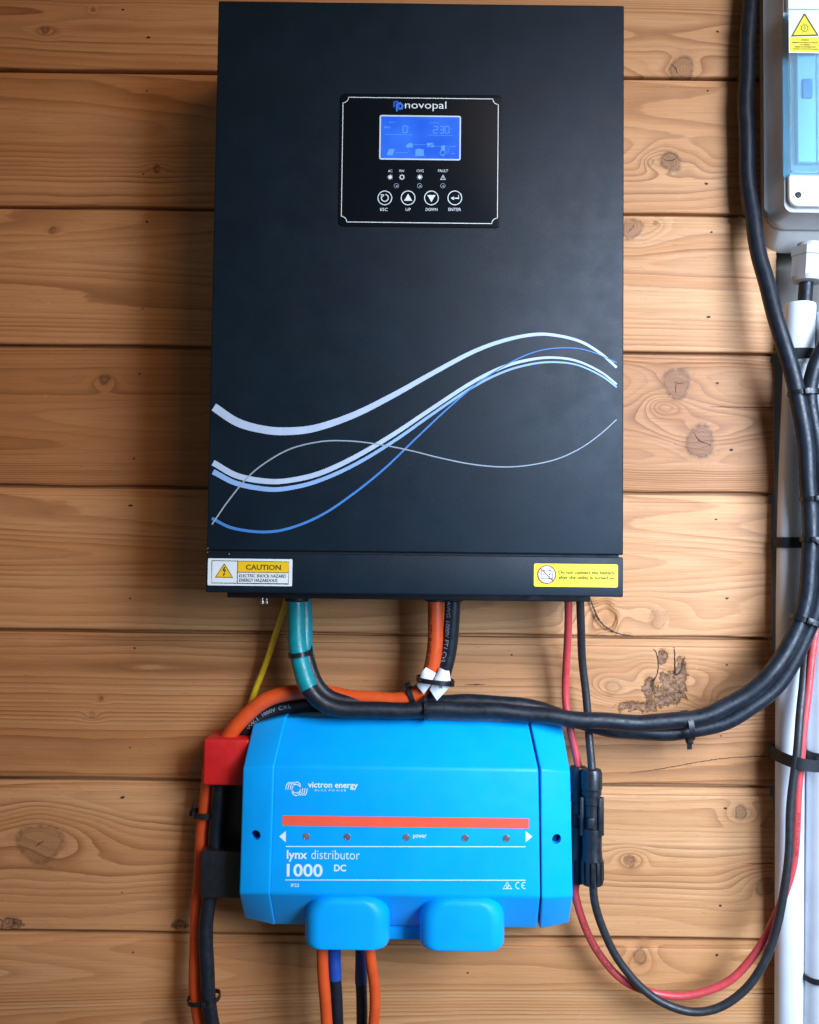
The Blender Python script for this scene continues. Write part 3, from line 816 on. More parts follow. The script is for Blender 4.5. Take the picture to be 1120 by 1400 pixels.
cut_hole(capl, 350, 1141.5, 6.6, HF-0.0030, 0.012)
cut_hole(capr, 761, 1147, 6.6, HF-0.0055, 0.012)
# black base with its side terminals
bx0, bx1 = P(296, 1100, 0.03).x, P(760, 1100, 0.012).x
bz1, bz0 = P(560, 1020, 0.03).z, P(560, 1222, 0.03).z
box('base', bx0, bx1, -0.030, -0.0045, bz0, bz1, M['black_plastic'], dist, 0.002)
def shroud_cover(name, x0, y0, x1, y1, h0, h1, mat):
    c = P((x0+x1)/2, (y0+y1)/2, h1); s = S(h1); wx, wz = (x1-x0)*s, (y1-y0)*s
    return box(name, c.x - wx/2, c.x + wx/2, -h1, -h0, c.z - wz/2, c.z + wz/2, mat, dist, 0.0022, 4)
shroud_cover('positive_terminal_cover', 278, 1011.5, 340, 1073.5, 0.006, 0.056, M['red_cover'])
shroud_cover('negative_terminal_cover', 275, 1165, 338, 1228, 0.006, 0.056, M['black_plastic'])
# cable shrouds at the bottom: pillow-shaped hoods
def hood(x0, y0, x1, y1, h0, h1):
    c = P((x0+x1)/2, (y0+y1)/2, h1); s, sz = S2((x0+x1)/2, (y0+y1)/2, h1)
    W, H = (x1-x0)*s/2, (y1-y0)*sz
    zb_, zt_ = c.z - H/2, c.z + H/2
    rt, rd, rb, rx = 0.021, 0.0055, 0.0065, 0.0145
    zs_ = [zb_ + rb*(1 - math.cos(math.pi/2*k/6)) for k in range(7)]
    zs_ += [zb_ + rb + (H - rb - rt)*k/3 for k in range(1, 4)]
    zs_ += [zt_ - rt + rt*math.sin(math.pi/2*k/14) for k in range(1, 15)]
    bm = bmesh.new(); vs = []
    for i_, z in enumerate(zs_):
        hw_ = W
        if z < zb_ + rb: q = (zb_ + rb - z); hw_ = W - 0.55*(rb - math.sqrt(max(0, rb*rb - q*q)))
        if z > zt_ - rt: q = (z - zt_ + rt); hw_ = W - 0.95*(rt - math.sqrt(max(0, rt*rt - q*q)))
        hf = h1 - (0.0012 if i_ == 0 else 0.0004 if i_ == 1 else 0)
        if z > zt_ - rd: q = (z - zt_ + rd); hf = h1 - 1.0*(rd - math.sqrt(max(0, rd*rd - q*q)))
        r = min(rx, hw_*0.8)
        L_ = [(c.x - hw_, -h0, z)]
        for k in range(9):
            an = math.pi/2*k/8; L_.append((c.x - hw_ + r*(1-math.cos(an)), -(hf - r + r*math.sin(an)), z))
        for k in range(9):
            an = math.pi/2*(8-k)/8; L_.append((c.x + hw_ - r*(1-math.cos(an)), -(hf - r + r*math.sin(an)), z))
        L_.append((c.x + hw_, -h0, z))
        vs.append([bm.verts.new(p) for p in L_])
    n = len(vs[0])
    for i_ in range(len(vs)-1):
        for k in range(n): bm.faces.new([vs[i_][k], vs[i_][(k+1) % n], vs[i_+1][(k+1) % n], vs[i_+1][k]])
    bm.faces.new(vs[0]); bm.faces.new(vs[-1])
    return bm_obj('cable_shroud', bm, M['blue'], dist, 50)
hood(415, 1228.5, 532.5, 1299.5, 0.03, 0.094)
hood(574.5, 1230, 692, 1301, 0.03, 0.094)
hood(496, 1212, 612, 1285, 0.012, 0.055)

# its print
HD = HF + 0.0003
w = zz(360, 1040, 5.6); v2 = zz(540, 1040, 4.3077)
ik = Ink(HD)
ik.rect(386.2, 1117.0, 723.2, 1130.9); ik.build('red_stripe', M['red_ink'], dist)
ik = Ink(HD)
ik.text('victron energy', *w(342,165), *w(724,222), 0.022); ik.text('B L U E  P O W E R', *w(395,220), *w(635,234), 0.0)
ik.poly([w(122,580), w(173,538), w(173,626)]); ik.poly([v2(810,447), v2(770,415), v2(770,480)])
ik.text('power', *v2(107,436), *v2(187,462), 0.01)
ik.line(*w(173,657), *v2(770,507), 1.15); ik.line(*w(168,913), *v2(770,704), 1.15)
ik.text('lynx', *w(180,685), *w(337,773), 0.022); ik.text('distributor', *w(368,685), *w(740,755), -0.008)
ik.text('1000', *w(180,790), *w(455,889), 0.022); ik.text('DC', *w(542,795), *w(634,848), 0.028); ik.text('IP22', *w(212,941), *w(275,966), 0.01)
# emblem of slanted strokes
for k in range(4):
    o_ = 17 * k
    ik.ribbon([(*w(171 + o_, 222),1.0),(*w(176 + o_, 195),1.1),(*w(186 + o_, 175),1.2),(*w(202 + o_, 165),1.2)])
ik.ring(*w(252,215), 6.5, 1.2, 0, 360)
for k in range(4):
    o_ = 17 * k
    ik.ribbon([(*w(268 + o_, 265),1.2),(*w(280 - 6 + o_, 255),1.2),(*w(283 + o_, 238),1.1),(*w(286 + o_, 212),1.0)] if k < 1 else [(*w(262 + o_, 266),1.2),(*w(274 + o_, 256),1.2),(*w(282 + o_, 238),1.1),(*w(286 + o_, 212),1.0)])
ik.ribbon([(*w(236,170),1.2),(*w(256,163),1.2),(*w(276,172),1.2),(*w(284,190),1.1),(*w(285,214),1.0)])
ik.ribbon([(*w(222,212),1.0),(*w(222,236),1.1),(*w(230,258),1.2),(*w(248,267),1.2),(*w(266,264),1.2)])
# compliance marks
ik.ribbon([(*v2(662,716),0.8),(*v2(688,754),0.8),(*v2(637,754),0.8),(*v2(662,716),0.8)], False)
ik.ribbon([(*v2(653,742),0.9),(*v2(661,749),0.9),(*v2(674,732),0.9)], False); ik.ring(*v2(664,743), 2.4, 0.6, 60, 300, 14)
ik.ring(*v2(729,735), 4.8, 1.0, 80, 280, 14); ik.ring(*v2(765,735), 4.8, 1.0, 80, 280, 14); ik.line(*v2(748,735), *v2(763,735), 1.0)
ik.build('lettering', M['white_ink'], dist)
for lx, ly in [(419,1143.6),(475,1144),(555.6,1144.8),(636.2,1145.6),(692.4,1146.1)]:
    c = P(lx, ly, HF); r = 4.7 * S(HF)
    lathe('indicator_lamp', [(c + Vector((0,0.004,0)), r), (c + Vector((0,-0.0004,0)), r), (c + Vector((0,-0.0006,0)), r*0.86), (c + Vector((0,-0.0003,0)), r*0.72), (c + Vector((0,-0.0006,0)), r*0.3)], M['led'], dist, 18)

# ------------------------------------------------------------------ pipes, enclosure
def pipe(pts, r, label, socket=None):
    t = thing('conduit_pipe', P(*pts[-1]), label, 'pipe', 'white conduits beside the boards')
    tube('pipe_barrel', pix_path(pts, 0.02), r, M['pvc'], t, 28)
    if socket:
        a, b2 = P(*socket[0]), P(*socket[1]); d_ = (b2 - a).normalized(); R_ = socket[2]
        lathe('pipe_socket', [(a + d_*0.010, R_*0.80), (a, R_*0.84), (a + d_*(-0.0006), R_*0.97), (a + d_*0.0012, R_), (b2, R_), (b2 + d_*0.002, R_*0.9)], M['pvc'], t, 32)
    return t
pA = pipe([(1093, 425, 0.024), (1089.5, 520, 0.024), (1084.5, 640, 0.024), (1081.5, 760, 0.024), (1080, 950, 0.024), (1079.5, 1200, 0.024), (1079, 1400, 0.024), (1078.5, 1500, 0.024), (1077.5, 1760, 0.024)], 18.5 * S(0.024),
          'white plastic conduit nearest the board ends with black cable entering its socket', ((1094.5, 417, 0.024), (1091.5, 498, 0.024), 20.5 * S(0.024)))
pB = pipe([(1144, 428, 0.030), (1138, 700, 0.030), (1131, 1100, 0.030), (1125.5, 1400, 0.030), (1124, 1500, 0.030), (1120, 1760, 0.030)], 27.5 * S(0.030),
          'wider white plastic conduit cut by the right edge of the photo')

enc = thing('electrical_enclosure', P(1150, 345, 0.004), 'grey wall enclosure with clear blue window and yellow warning sticker, top right', 'enclosure')
def rr4(x0, x1, z0, z1, rbl, rtl, rtr, rbr, n=8):
    out = []
    for cx_, cz_, a0, r in [(x1-rtr, z1-rtr, 0, rtr), (x0+rtl, z1-rtl, 90, rtl), (x0+rbl, z0+rbl, 180, rbl), (x1-rbr, z0+rbr, 270, rbr)]:
        for q in range(n+1):
            an = math.radians(a0 + 90*q/n); out.append((cx_ + r*math.cos(an), cz_ + r*math.sin(an)))
    return out
def loft(name, levels, mat, parent, smooth=35):
    bm = bmesh.new(); vs = []
    for h, o in levels: vs.append([bm.verts.new((x, -h, z)) for x, z in o])
    n = len(vs[0])
    for i in range(len(vs)-1):
        for k in range(n): bm.faces.new([vs[i][k], vs[i][(k+1) % n], vs[i+1][(k+1) % n], vs[i+1][k]])
    bm.faces.new(vs[0]); bm.faces.new(vs[-1])
    return bm_obj(name, bm, mat, parent, smooth)
def ol(pl, pb, h, grow=0.0, rb=0.020, rt=0.034):
    x0 = P(pl, 200, h).x - grow; z0 = P(1060, pb, h).z - grow; z1 = P(1060, -28, 0.0).z + grow
    return rr4(x0, 0.60 + grow, z0, z1, rb, rt, rt, rb)
loft('housing', [(0.003, ol(1039, 346, 0.003)), (0.029, ol(1044, 317, 0.029)), (0.030, ol(1044, 316, 0.030, -0.001)), (0.0315, ol(1045, 316, 0.0315, -0.0012)),
                 (0.032, ol(1044, 314, 0.032, 0.0004)), (0.036, ol(1045, 311, 0.036, 0.0004)), (0.040, ol(1050, 306, 0.040, -0.001, 0.010)), (0.060, ol(1072, 290, 0.060, 0, 0.008, 0.03))], M['grey_shell'], enc)
# the lid with its screw
lidx0 = P(1079, 250, 0.066).x; lz0, lz1 = P(1100, 281.5, 0.066).z, P(1100, 236, 0.066).z
loft('lid', [(0.058, rr4(lidx0 + 0.0005, 0.57, lz0, lz1, 0.009, 0.001, 0.001, 0.009)), (0.065, rr4(lidx0, 0.57, lz0, lz1, 0.009, 0.001, 0.001, 0.009)), (0.066, rr4(lidx0 + 0.0008, 0.569, lz0 + 0.0008, lz1 - 0.0005, 0.0085, 0.001, 0.001, 0.0085))], M['white_lid'], enc)
c = P(1092.5, 265.5, 0.066)
lathe('lid_screw', [(c + Vector((0, 0.003, 0)), 0.0056), (c + Vector((0, -0.0010, 0)), 0.0056), (c + Vector((0, -0.0010, 0)), 0.0046), (c + Vector((0, 0.0004, 0)), 0.0044), (c + Vector((0, 0.0004, 0)), 0.0030), (c + Vector((0, -0.0006, 0)), 0.0028)], M['white_lid'], enc, 24)
c2_ = P(1091.5, 266.5, 0.067)
lathe('screw_slot', [(c2_ + Vector((0, 0.0005, 0)), 0.0030), (c2_ + Vector((0, -0.0004, 0)), 0.0030), (c2_ + Vector((0, -0.0006, 0)), 0.0022)], M['chassis'], enc, 18)
uz0, uz1 = P(1100, 13, 0.066).z, P(1100, -40, 0.066).z
ux0 = P(1077, 0, 0.066).x
loft('upper_lid', [(0.058, rr4(ux0, 0.57, uz0, uz1, 0.001, 0.006, 0.006, 0.001)), (0.065, rr4(ux0, 0.57, uz0, uz1, 0.001, 0.006, 0.006, 0.001)), (0.066, rr4(ux0 + 0.0007, 0.569, uz0 + 0.0007, uz1 - 0.0007, 0.001, 0.006, 0.006, 0.001))], M['white_lid'], enc)
# clear blue window cover over a row of breakers
wx0, wz0, wz1 = P(1070, 243, 0.060).x, P(1100, 243, 0.060).z, P(1100, 14.5, 0.060).z
wf = P(1079.5, 236, 0.072).x
bm = bmesh.new()
fr_ = rr4(wf, 0.56, P(1100, 236, 0.072).z, P(1100, 22, 0.072).z, 0.002, 0.008, 0.008, 0.002, 4)
bk = rr4(wx0, 0.57, wz0, wz1, 0.002, 0.012, 0.012, 0.002, 4)
th = 0.0018
fr_i = rr4(wf + th, 0.56 - th, P(1100, 236, 0.072).z + th, P(1100, 22, 0.072).z - th, 0.002, 0.008, 0.008, 0.002, 4)
bk_i = rr4(wx0 + th, 0.57 - th, wz0 + th, wz1 - th, 0.002, 0.012, 0.012, 0.002, 4)
rings_ = [[bm.verts.new((x, -hh_, z)) for x, z in o] for hh_, o in ((0.0603, bk), (0.072, fr_), (0.0702, fr_i), (0.0603, bk_i))]
n = len(rings_[0])
for i, j in ((0, 1), (2, 3), (3, 0)):
    for k in range(n): bm.faces.new([rings_[i][k], rings_[i][(k+1) % n], rings_[j][(k+1) % n], rings_[j][k]])
bm.faces.new(rings_[1]); bm.faces.new(rings_[2])
bm_obj('window', bm, M['clear_blue'], enc, 30)
for k in range(7):
    x = wf + 0.010 + 0.0178 * k
    zb_, zt_ = wz0 + 0.012, wz1 - 0.016
    br = box('breaker', x, x + 0.0172, -0.0662, -0.0601, zb_, zt_, M['white_lid'], enc, 0.001)
    box('breaker_lever', x + 0.004, x + 0.013, -0.0692, -0.0655, (zb_+zt_)/2 - 0.006, (zb_+zt_)/2 + 0.012, M['pale_ink'] if k % 2 else M['blue_ink'], br, 0.001)
# warning sticker
stk = plate('warning_sticker', 1078.5, 14, 1124.5, 72.5, 0.4, 0.0725, 0.0729, M['label_white'], enc)
w = zz(1020, 0, 11.2)
ik = Ink(0.0731); ik.poly([w(897,225), w(1090,530), w(720,540)]); ik.rect(1079.7, 50.7, 1123.5, 71.0); ik.build('yellow_field', M['label_yellow'], stk)
ik = Ink(0.0733)
ik.ribbon([(*w(897,212),1.9),(*w(1098,536),1.9),(*w(708,546),1.9),(*w(897,212),1.9)], False)
ik.ring(*w(900,430), 4.9, 0.9); ik.poly([w(905,385), w(890,432), w(902,430), w(892,475), w(918,420), w(904,422)])
for k in range(8):
    an = k*math.pi/4 + 0.3; ik.line(*w(900+62*math.cos(an), 430-62*math.sin(an)), *w(900+80*math.cos(an), 430-80*math.sin(an)), 0.7)
for s, xa_, xb_, yy in [('ATTENTION',843,967,612),('PRESENCE DE DEUX SOURCES',705,1100,650),('DE TENSION',833,985,684),('RESEAU DE DISTRIBUTION',745,1070,718),('PANNEAUX PHOTOVOLTAIQUES',715,1110,752)]:
    ik.text(s, *w(xa_, yy - 11), *w(xb_, yy + 11), 0.03)
ik.build('lettering', M['brown_ink'], stk)
# gland under the enclosure
ax = P(1107, 341, 0.026); bx_ = P(1104, 387, 0.026)
def hexr(R_): return lambda a: R_ * math.cos(math.pi/6) / math.cos(((a + math.pi/6) % (math.pi/3)) - math.pi/6)
d_ = (bx_ - ax); q = lambda t: ax + d_ * t
R_ = 24 * S(0.026)
lathe('cable_gland', [(q(-0.15), R_*0.7), (q(0.0), R_*0.7), (q(0.0), hexr(R_*1.05)), (q(0.24), hexr(R_*1.05)), (q(0.26), hexr(R_*0.98)), (q(0.85), hexr(R_*0.98)), (q(0.97), R_*0.78), (q(1.0), R_*0.55)], M['grey_shell'], enc, 48, 25)

# ------------------------------------------------------------------ cables
def cable(name, pts, wpx, mat, label, group, hw=None, step=0.003):
    hm = sum(p[2] for p in pts) / len(pts)
    r = wpx / 2 * S(hm if hw is None else hw)
    path = pix_path(pts, step)
    ph = len(pts) + wpx; wob_ = min(0.0006, r * 0.07)       # a real cable is never quite straight
    path = [p + Vector((math.sin(i*step*95 + ph), 0.5*math.sin(i*step*70 + 2*ph), math.sin(i*step*130 + 3*ph))) * wob_ * min(1, i/12) for i, p in enumerate(path)]
    o = tube(name, path, r, mat, None, 20)
    finish(o, label, 'cable', group)
    return o, path, r
GB = 'black mains cables tied along the conduits'
A_pts = [(404,806,.056),(405,835,.056),(406,862,.056),(408,888,.057),(412,912,.060),(420,938,.063),(434,956,.064),(456,966.5,.063),(500,971,.060),(560,971,.058),(620,970,.056),(700,974,.056),(780,982.5,.058),(860,988,.058),(920,986,.058),(970,976,.059),(1015,954,.060),(1052,922,.062),(1081,880,.060),(1098,838,.059),(1107,780,.058),(1108,720,.058),(1105,650,.058),(1098,580,.058),(1090,535,.057),(1074,478,.053),(1057,420,.047),(1040,355,.038),(1028,290,.030),(1021.5,220,.026),(1020,140,.025),(1022,70,.025),(1026,0,.025),(1030,-60,.025),(1034,-240,.025)]
cabA, pathA, rA = cable('mains_cable', A_pts, 22.5, M['cable_black'], 'thick black mains cable from the lighter front teal sleeve, curving up past the enclosure', GB)
B_pts = [(415,806,.034),(416,840,.034),(417,872,.036),(421,905,.040),(434,938,.043),(462,957,.043),(520,962,.040),(600,960,.040),(680,961,.040),(735,969,.040),(785,985,.041),(835,997,.043),(890,1002,.046),(945,999,.048),(995,985,.050),(1042,957,.052),(1078,917,.053),(1102,868,.054),(1117,825,.056),(1125,770,.057),(1126,700,.057),(1120,630,.057),(1111,570,.056),(1107,537,.054),(1112,508,.056),(1124,478,.057),(1146,438,.055),(1170,380,.045),(1180,330,.04)]
cabB, pathB, rB = cable('mains_cable', B_pts, 21.0, M['cable_black'], 'black mains cable running just under its twin, turning off right below the enclosure gland', GB)
def sub_path(path, z0, z1):
    return [p for p in path if z1 <= p.z <= z0]
def sleeve(name, path, i0, i1, r, mat, parent, squash=1.0):
    return tube(name, path[i0:i1], r, mat, parent, 20, squash)
def idx_y(path, py, h, upto=None):
    z = P(420, py, h).z
    for i, p in enumerate(path):
        if p.z < z: return i
    return len(path) - 1
j1 = idx_y(pathA, 862, .056); j2 = idx_y(pathA, 945, .063)
sl = tube('heat_shrink_sleeve', pathA[j1:j2], lambda t: rA * (1.10 + 0.03*math.sin(9*t) - 0.02*t), M['teal'], cabA, 24)
tube('heat_shrink_sleeve', pathA[0:j1 + 1], lambda t: rA * (1.05 - 0.02 * t), M['teal'], cabA, 20)
k2 = idx_y(pathB, 900, .040)
tube('heat_shrink_sleeve', pathB[0:k2], lambda t: rB * (1.03 + 0.06*t + 0.04*math.sin(14*t)), M['teal'], cabB, 20)

GO = 'orange and black battery cables'
O1, pO1, rO1 = cable('battery_cable', [(596,806,.058),(595.5,850,.056),(593,895,.053),(586,930,.050),(568,949,.047),(535,957.5,.044),(490,954,.040),(450,948,.038),(412,945,.038),(378,952,.039),(345,970,.040),(320,996,.040),(307,1022,.036),(304,1050,.03)], 21, M['orange'],
    'orange battery cable hanging from the inverter and bending left into the red cover', GO)
K1, pK1, rK1 = cable('battery_cable', [(619,806,.056),(618.5,845,.054),(614,885,.051),(606,920,.048),(594,946,.040),(565,962,.027),(510,964,.024),(450,962,.024),(400,965,.025),(365,976,.027),(341,996,.029),(328,1022,.028),(324,1050,.026)], 21, M['cable_black'],
    'black battery cable with white lettering, from inverter to left end of blue box', GO)
text_on_tube('lettering', pO1, rO1, '1000V FT1 RoHS CCC', 0.012, 0.0042, 42, M['dark_ink'], O1, False, 0.0, 1.15)
text_on_tube('lettering', pK1, rK1, 'AWG 1000V FT1 CVL', 0.010, 0.0040, 30, M['grey_ink'], K1, False, 0.0, 1.15)
Lk = sum((pK1[i] - pK1[i-1]).length for i in range(1, len(pK1)))
text_on_tube('lettering', pK1, rK1, 'VW-1  1000V  C.V.L', Lk - 0.040, 0.0034, 10, M['grey_ink'], K1, True, 0.0, 1.15)
text_on_tube('lettering', pK1, rK1, 'ROHS E 3 1 2 0 VW', Lk - 0.125, 0.0040, -25, M['grey_ink'], K1, True, 0.0, 1.15)

O2, pO2, rO2 = cable('battery_cable', [(287,1050,.030),(284,1080,.030),(280,1115,.030),(276,1170,.029),(272,1230,.029),(269,1290,.030),(269,1345,.031),(274,1397,.031),(283,1450,.031),(290,1550,.03),(288,1720,.03)], 20, M['orange'],
    'orange battery cable leaving the red cover downwards along the lower left edge', GO)
K2, pK2, rK2 = cable('battery_cable', [(303,1050,.040),(299,1090,.040),(296,1130,.040),(293,1180,.040),(285,1240,.042),(281.5,1286,.043),(284,1343,.043),(289.5,1397,.043),(297,1450,.043),(306,1550,.043),(306,1720,.04)], 19.5, M['cable_black'],
    'black battery cable tied in front of the lower left orange cable', GO)
GU = 'cables under the left blue hood'
O3, pO3, rO3 = cable('battery_cable', [(441,1285,.075),(441,1303,.075),(442.5,1343,.074),(447,1400,.072),(453,1450,.07),(462,1560,.06),(466,1720,.05)], 15.5, M['orange'], 'leftmost orange cable coming out below the left blue hood', GU)
K3, pK3, rK3 = cable('battery_cable', [(457,1285,.062),(457.5,1310,.062),(459,1345,.062),(462,1400,.060),(465,1450,.06),(471,1560,.055),(476,1720,.05)], 15.5, M['cable_black'], 'black cable with bright blue sleeve below the left blue hood', GU)
tube('heat_shrink_sleeve', [p for p in pK3 if p.z > P(459, 1344, .062).z], rK3 * 1.13, M['blue_sleeve'], K3, 20)
K4, pK4, rK4 = cable('battery_cable', [(494,1285,.055),(494.5,1310,.055),(494,1345,.055),(495,1400,.055),(497,1450,.055),(498,1560,.05),(494,1720,.05)], 15, M['cable_black'], 'black cable with dark navy sleeve below the left blue hood', GU)
tube('heat_shrink_sleeve', [p for p in pK4 if p.z > P(494, 1345, .055).z], rK4 * 1.1, M['navy_sleeve'], K4, 20)
O4, pO4, rO4 = cable('battery_cable', [(505,1285,.075),(506,1303,.075),(511,1340,.074),(512.5,1370,.073),(511,1400,.072),(507,1450,.07),(503,1560,.06),(504,1720,.05)], 14.5, M['orange'], 'rightmost orange cable coming out below the left blue hood', GU)
text_on_tube('lettering', pO4, rO4, 'FT1 RoHS', 0.012, 0.0028, 60, M['dark_ink'], O4)

GP = 'thin solar wires'
R1, pR1, rR1 = cable('solar_wire', [(777,804,.060),(777,840,.056),(776,885,.042),(773,930,.030),(774,962,.028),(781,1000,.030),(790,1045,.030),(793,1080,.030),(792,1150,.030),(789,1200,.030),(787,1222,.030),(799,1265,.030),(819,1304,.030),(850,1338,.031),(890,1357,.032),(940,1361,.034),(990,1345,.037),(1030,1308,.041),(1056,1262,.045),(1073,1222,.050),(1085,1180,.055),(1090,1120,.058),(1093,1060,.058),(1099,1000,.058),(1106,935,.055),(1113,880,.050),(1119,835,.044)], 10.5, M['red_wire'],
    'thin red solar wire from inverter looping below the blue box and up the conduits', GP)
K5, pK5, rK5 = cable('solar_wire', [(793,804,.060),(794,850,.052),(797,910,.034),(803,970,.030),(807,1020,.036),(809,1050,.044),(810,1090,.046),(810,1150,.046),(811,1205,.046),(814,1235,.045),(825,1272,.042),(844,1310,.040),(872,1345,.040),(906,1371,.041),(945,1383,.043),(985,1377,.046),(1020,1351,.050),(1044,1318,.053),(1060,1275,.056),(1071,1227,.060),(1078,1169,.062),(1082,1092,.062),(1091,1014,.062),(1099,920,.050),(1105,870,.042),(1110,835,.038)], 11.0, M['wire_black'],
    'thin black solar wire with inline connector, looping outside the red one', GP)
Lr = 0
text_on_tube('lettering', pR1, rR1, 'PV1-F 1X6 mm2 1000V DC RoHS', 0.318, 0.0024, -10, M['dark_ink'], R1, False, 0.0, 1.1)
text_on_tube('lettering', pR1, rR1, '1500V DC PV1-F 1X6 mm2', 0.62, 0.0024, 0, M['dark_ink'], R1, False, 0.0, 1.1)
text_on_tube('lettering', pR1, rR1, 'H1Z2Z2-K 1X6 mm2 1500V DC', 0.78, 0.0024, 0, M['dark_ink'], R1, False, 0.0, 1.1)

def connector(parent, px0, py0, px1, py1, h, rpx, rnut):
    """two-piece solar plug: upper shell, latch arms, body and a ribbed clamping nut"""
    a, b2 = P(px0, py0, h), P(px1, py1, h); d_ = b2 - a; s = S(h)
    q = lambda t: a + d_ * t
    r = rpx * s; rn = rnut * s
    body = lathe('connector', [(q(0.0), r*0.55), (q(0.005), r*0.86), (q(0.03), r*0.97), (q(0.17), r*0.97), (q(0.18), r*0.90), (q(0.22), r*0.90), (q(0.225), r*0.80), (q(0.30), r*0.78), (q(0.31), r*0.70), (q(0.50), r*0.72), (q(0.51), r*0.88), (q(0.56), r*0.92), (q(0.68), r*0.88), (q(0.75), r*0.94), (q(0.78), r*0.98)], M['black_plastic'], parent, 28, 30)
    rib = lambda R0: (lambda an: R0 * (1.0 if (an * 12 / (2*math.pi)) % 1 < 0.66 else 0.80))
    lathe('nut', [(q(0.775), r*0.9), (q(0.78), rn*0.97), (q(0.80), rib(rn)), (q(0.94), rib(rn)), (q(0.985), rn*0.88), (q(1.0), rn*0.5)], M['black_plastic'], body, 72, 25)
    for sx, sy in ((0.62, -0.62), (0.95, -0.05), (-0.95, -0.1)):
        c0, c1 = q(0.24), q(0.57)
        off = Vector((sx * r, sy * r, 0))
        bm = box_bm(c0.x + off.x - r*0.16, c0.x + off.x + r*0.16, c0.y + off.y - r*0.16, c0.y + off.y + r*0.16, c1.z, c0.z, 0.0007)
        bm_obj('latch', bm, M['black_plastic'], body, 40)
    c0 = q(0.33)
    bm = box_bm(c0.x - r*0.55, c0.x + r*0.1, c0.y - r*1.02, c0.y - r*0.4, q(0.49).z, q(0.40).z, 0.0008)
    bm_obj('clip', bm, M['black_plastic'], body, 40)
connector(R1, 791, 1047, 789, 1208, 0.030, 12.5, 12.8)
connector(K5, 809, 1051, 810, 1211, 0.046, 14.5, 15.5)

Y1, pY1, rY1 = cable('earth_wire', [(394,806,.050),(390,828,.046),(377,866,.032),(361,914,.020),(348,948,.017),(338,982,.014),(334,1010,.013)], 8.4, M['yellow_wire'], 'thin yellow earth wire slanting from inverter down to the orange cable', None)
G1, pG1, rG1 = cable('gland_cable', [(1104,370,.026),(1102,395,.026),(1099,430,.024),(1098,470,.024)], 19, M['cable_black'], 'short black cable between the enclosure gland and the conduit socket', None)

# ------------------------------------------------------------------ zip ties, straps, tags
def tie(center, direction, a, b, wd, label, head=40, tail=0.0, tail_dir=None, mat=None, th=0.0011, name='zip_tie', cat='zip tie', group='black zip ties'):
    """closed strap round a bundle: half widths a (across, in the picture) and b (towards the room)"""
    t = Vector(direction).normalized()
    n = Vector((0, -1, 0)); n = (n - t*n.dot(t)).normalized(); s = t.cross(n)
    root = thing(name, center, label, cat, group)
    V = []; F = []; K = 40
    for k in range(K):
        an = 2*math.pi*k/K
        ca, sa = math.cos(an), math.sin(an)
        e = 0.8
        u = math.copysign(abs(sa)**e, sa); v = math.copysign(abs(ca)**e, ca)
        for da, dw in ((0, -0.5), (0, 0.5), (th, 0.5), (th, -0.5)):
            V.append(center + s*(u*(a + da)) + n*(v*(b + da)) + t*(dw*wd))
    for k in range(K):
        for j in range(4):
            p, q_ = 4*k + j, 4*k + (j+1) % 4; r_, s_ = 4*((k+1) % K) + (j+1) % 4, 4*((k+1) % K) + j
            F.append((p, q_, r_, s_))
    mesh('strap', V, F, mat or M['tie'], root, 40)
    if head is not None:
        an = math.radians(head); u, v = math.sin(an), math.cos(an)
        hc = center + s*(u*(a + th*1.6)) + n*(v*(b + th*1.6))
        nrm = (s*(u/a) + n*(v/b)).normalized(); tg = t.cross(nrm)
        bm = bmesh.new(); hs = wd*0.85
        Mx = Matrix((( tg.x, t.x, nrm.x, hc.x), (tg.y, t.y, nrm.y, hc.y), (tg.z, t.z, nrm.z, hc.z), (0,0,0,1)))
        bmesh.ops.create_cube(bm, size=1.0, matrix=Mx @ Matrix.Diagonal((hs*1.5, hs*1.45, hs*1.1, 1)))
        bevel_all(bm, hs*0.14, 2)
        bm_obj('head', bm, M['tie'], root, 40)
        if tail:
            td = Vector(tail_dir).normalized(); sd = t
            bm = bmesh.new()
            up = td.cross(sd).normalized()
            tc_ = hc + td*(tail/2 + hs*0.4)
            Mx = Matrix(((td.x, sd.x, up.x, tc_.x), (td.y, sd.y, up.y, tc_.y), (td.z, sd.z, up.z, tc_.z), (0,0,0,1)))
            bmesh.ops.create_cube(bm, size=1.0, matrix=Mx @ Matrix.Diagonal((tail, wd*0.9, th*1.1, 1)))
            bm_obj('tail', bm, M['tie'], root, 40)
    return root
def dirpx(x0, y0, x1, y1, h): return P(x1, y1, h) - P(x0, y0, h)
tie(P(411, 893, .050), dirpx(407, 860, 416, 925, .05), 0.0100, 0.0195, 0.0040, 'black zip tie round the two teal sleeves under the inverter', -62, 0.004, (0.3, -0.3, 1))
tie(P(595, 930, .052), dirpx(603, 895, 596, 955, .05), 0.0165, 0.0165, 0.0042, 'black zip tie holding the two white tags together', -52)
tie(P(562, 950, .045), dirpx(590, 938, 535, 957, .045), 0.0083, 0.0083, 0.0045, 'black zip tie on the orange cable left of the white tags', 70, 0.006, (0.9, -0.2, -0.45))
tie(P(582, 967, .049), dirpx(560, 967, 604, 967, .05), 0.0105, 0.0175, 0.0032, 'black zip tie on the mains cable directly below the white tags', 8)
tie(P(940, 992, .053), dirpx(915, 994, 965, 988, .053), 0.0125, 0.0135, 0.0048, 'black zip tie with its head hanging under the bend of the mains cables', 92, 0.006, (0.05, 0.1, -1))
tie(P(1099, 537, .0555), dirpx(1095, 500, 1101, 575, .06), 0.0132, 0.0095, 0.0046, 'upper black zip tie where the two mains cables meet over the conduit', 5)
tie(P(1116, 682, .0575), dirpx(1114, 640, 1117, 720, .06), 0.0137, 0.0098, 0.0040, 'black zip tie on the mains cables above the black conduit strap', 12)
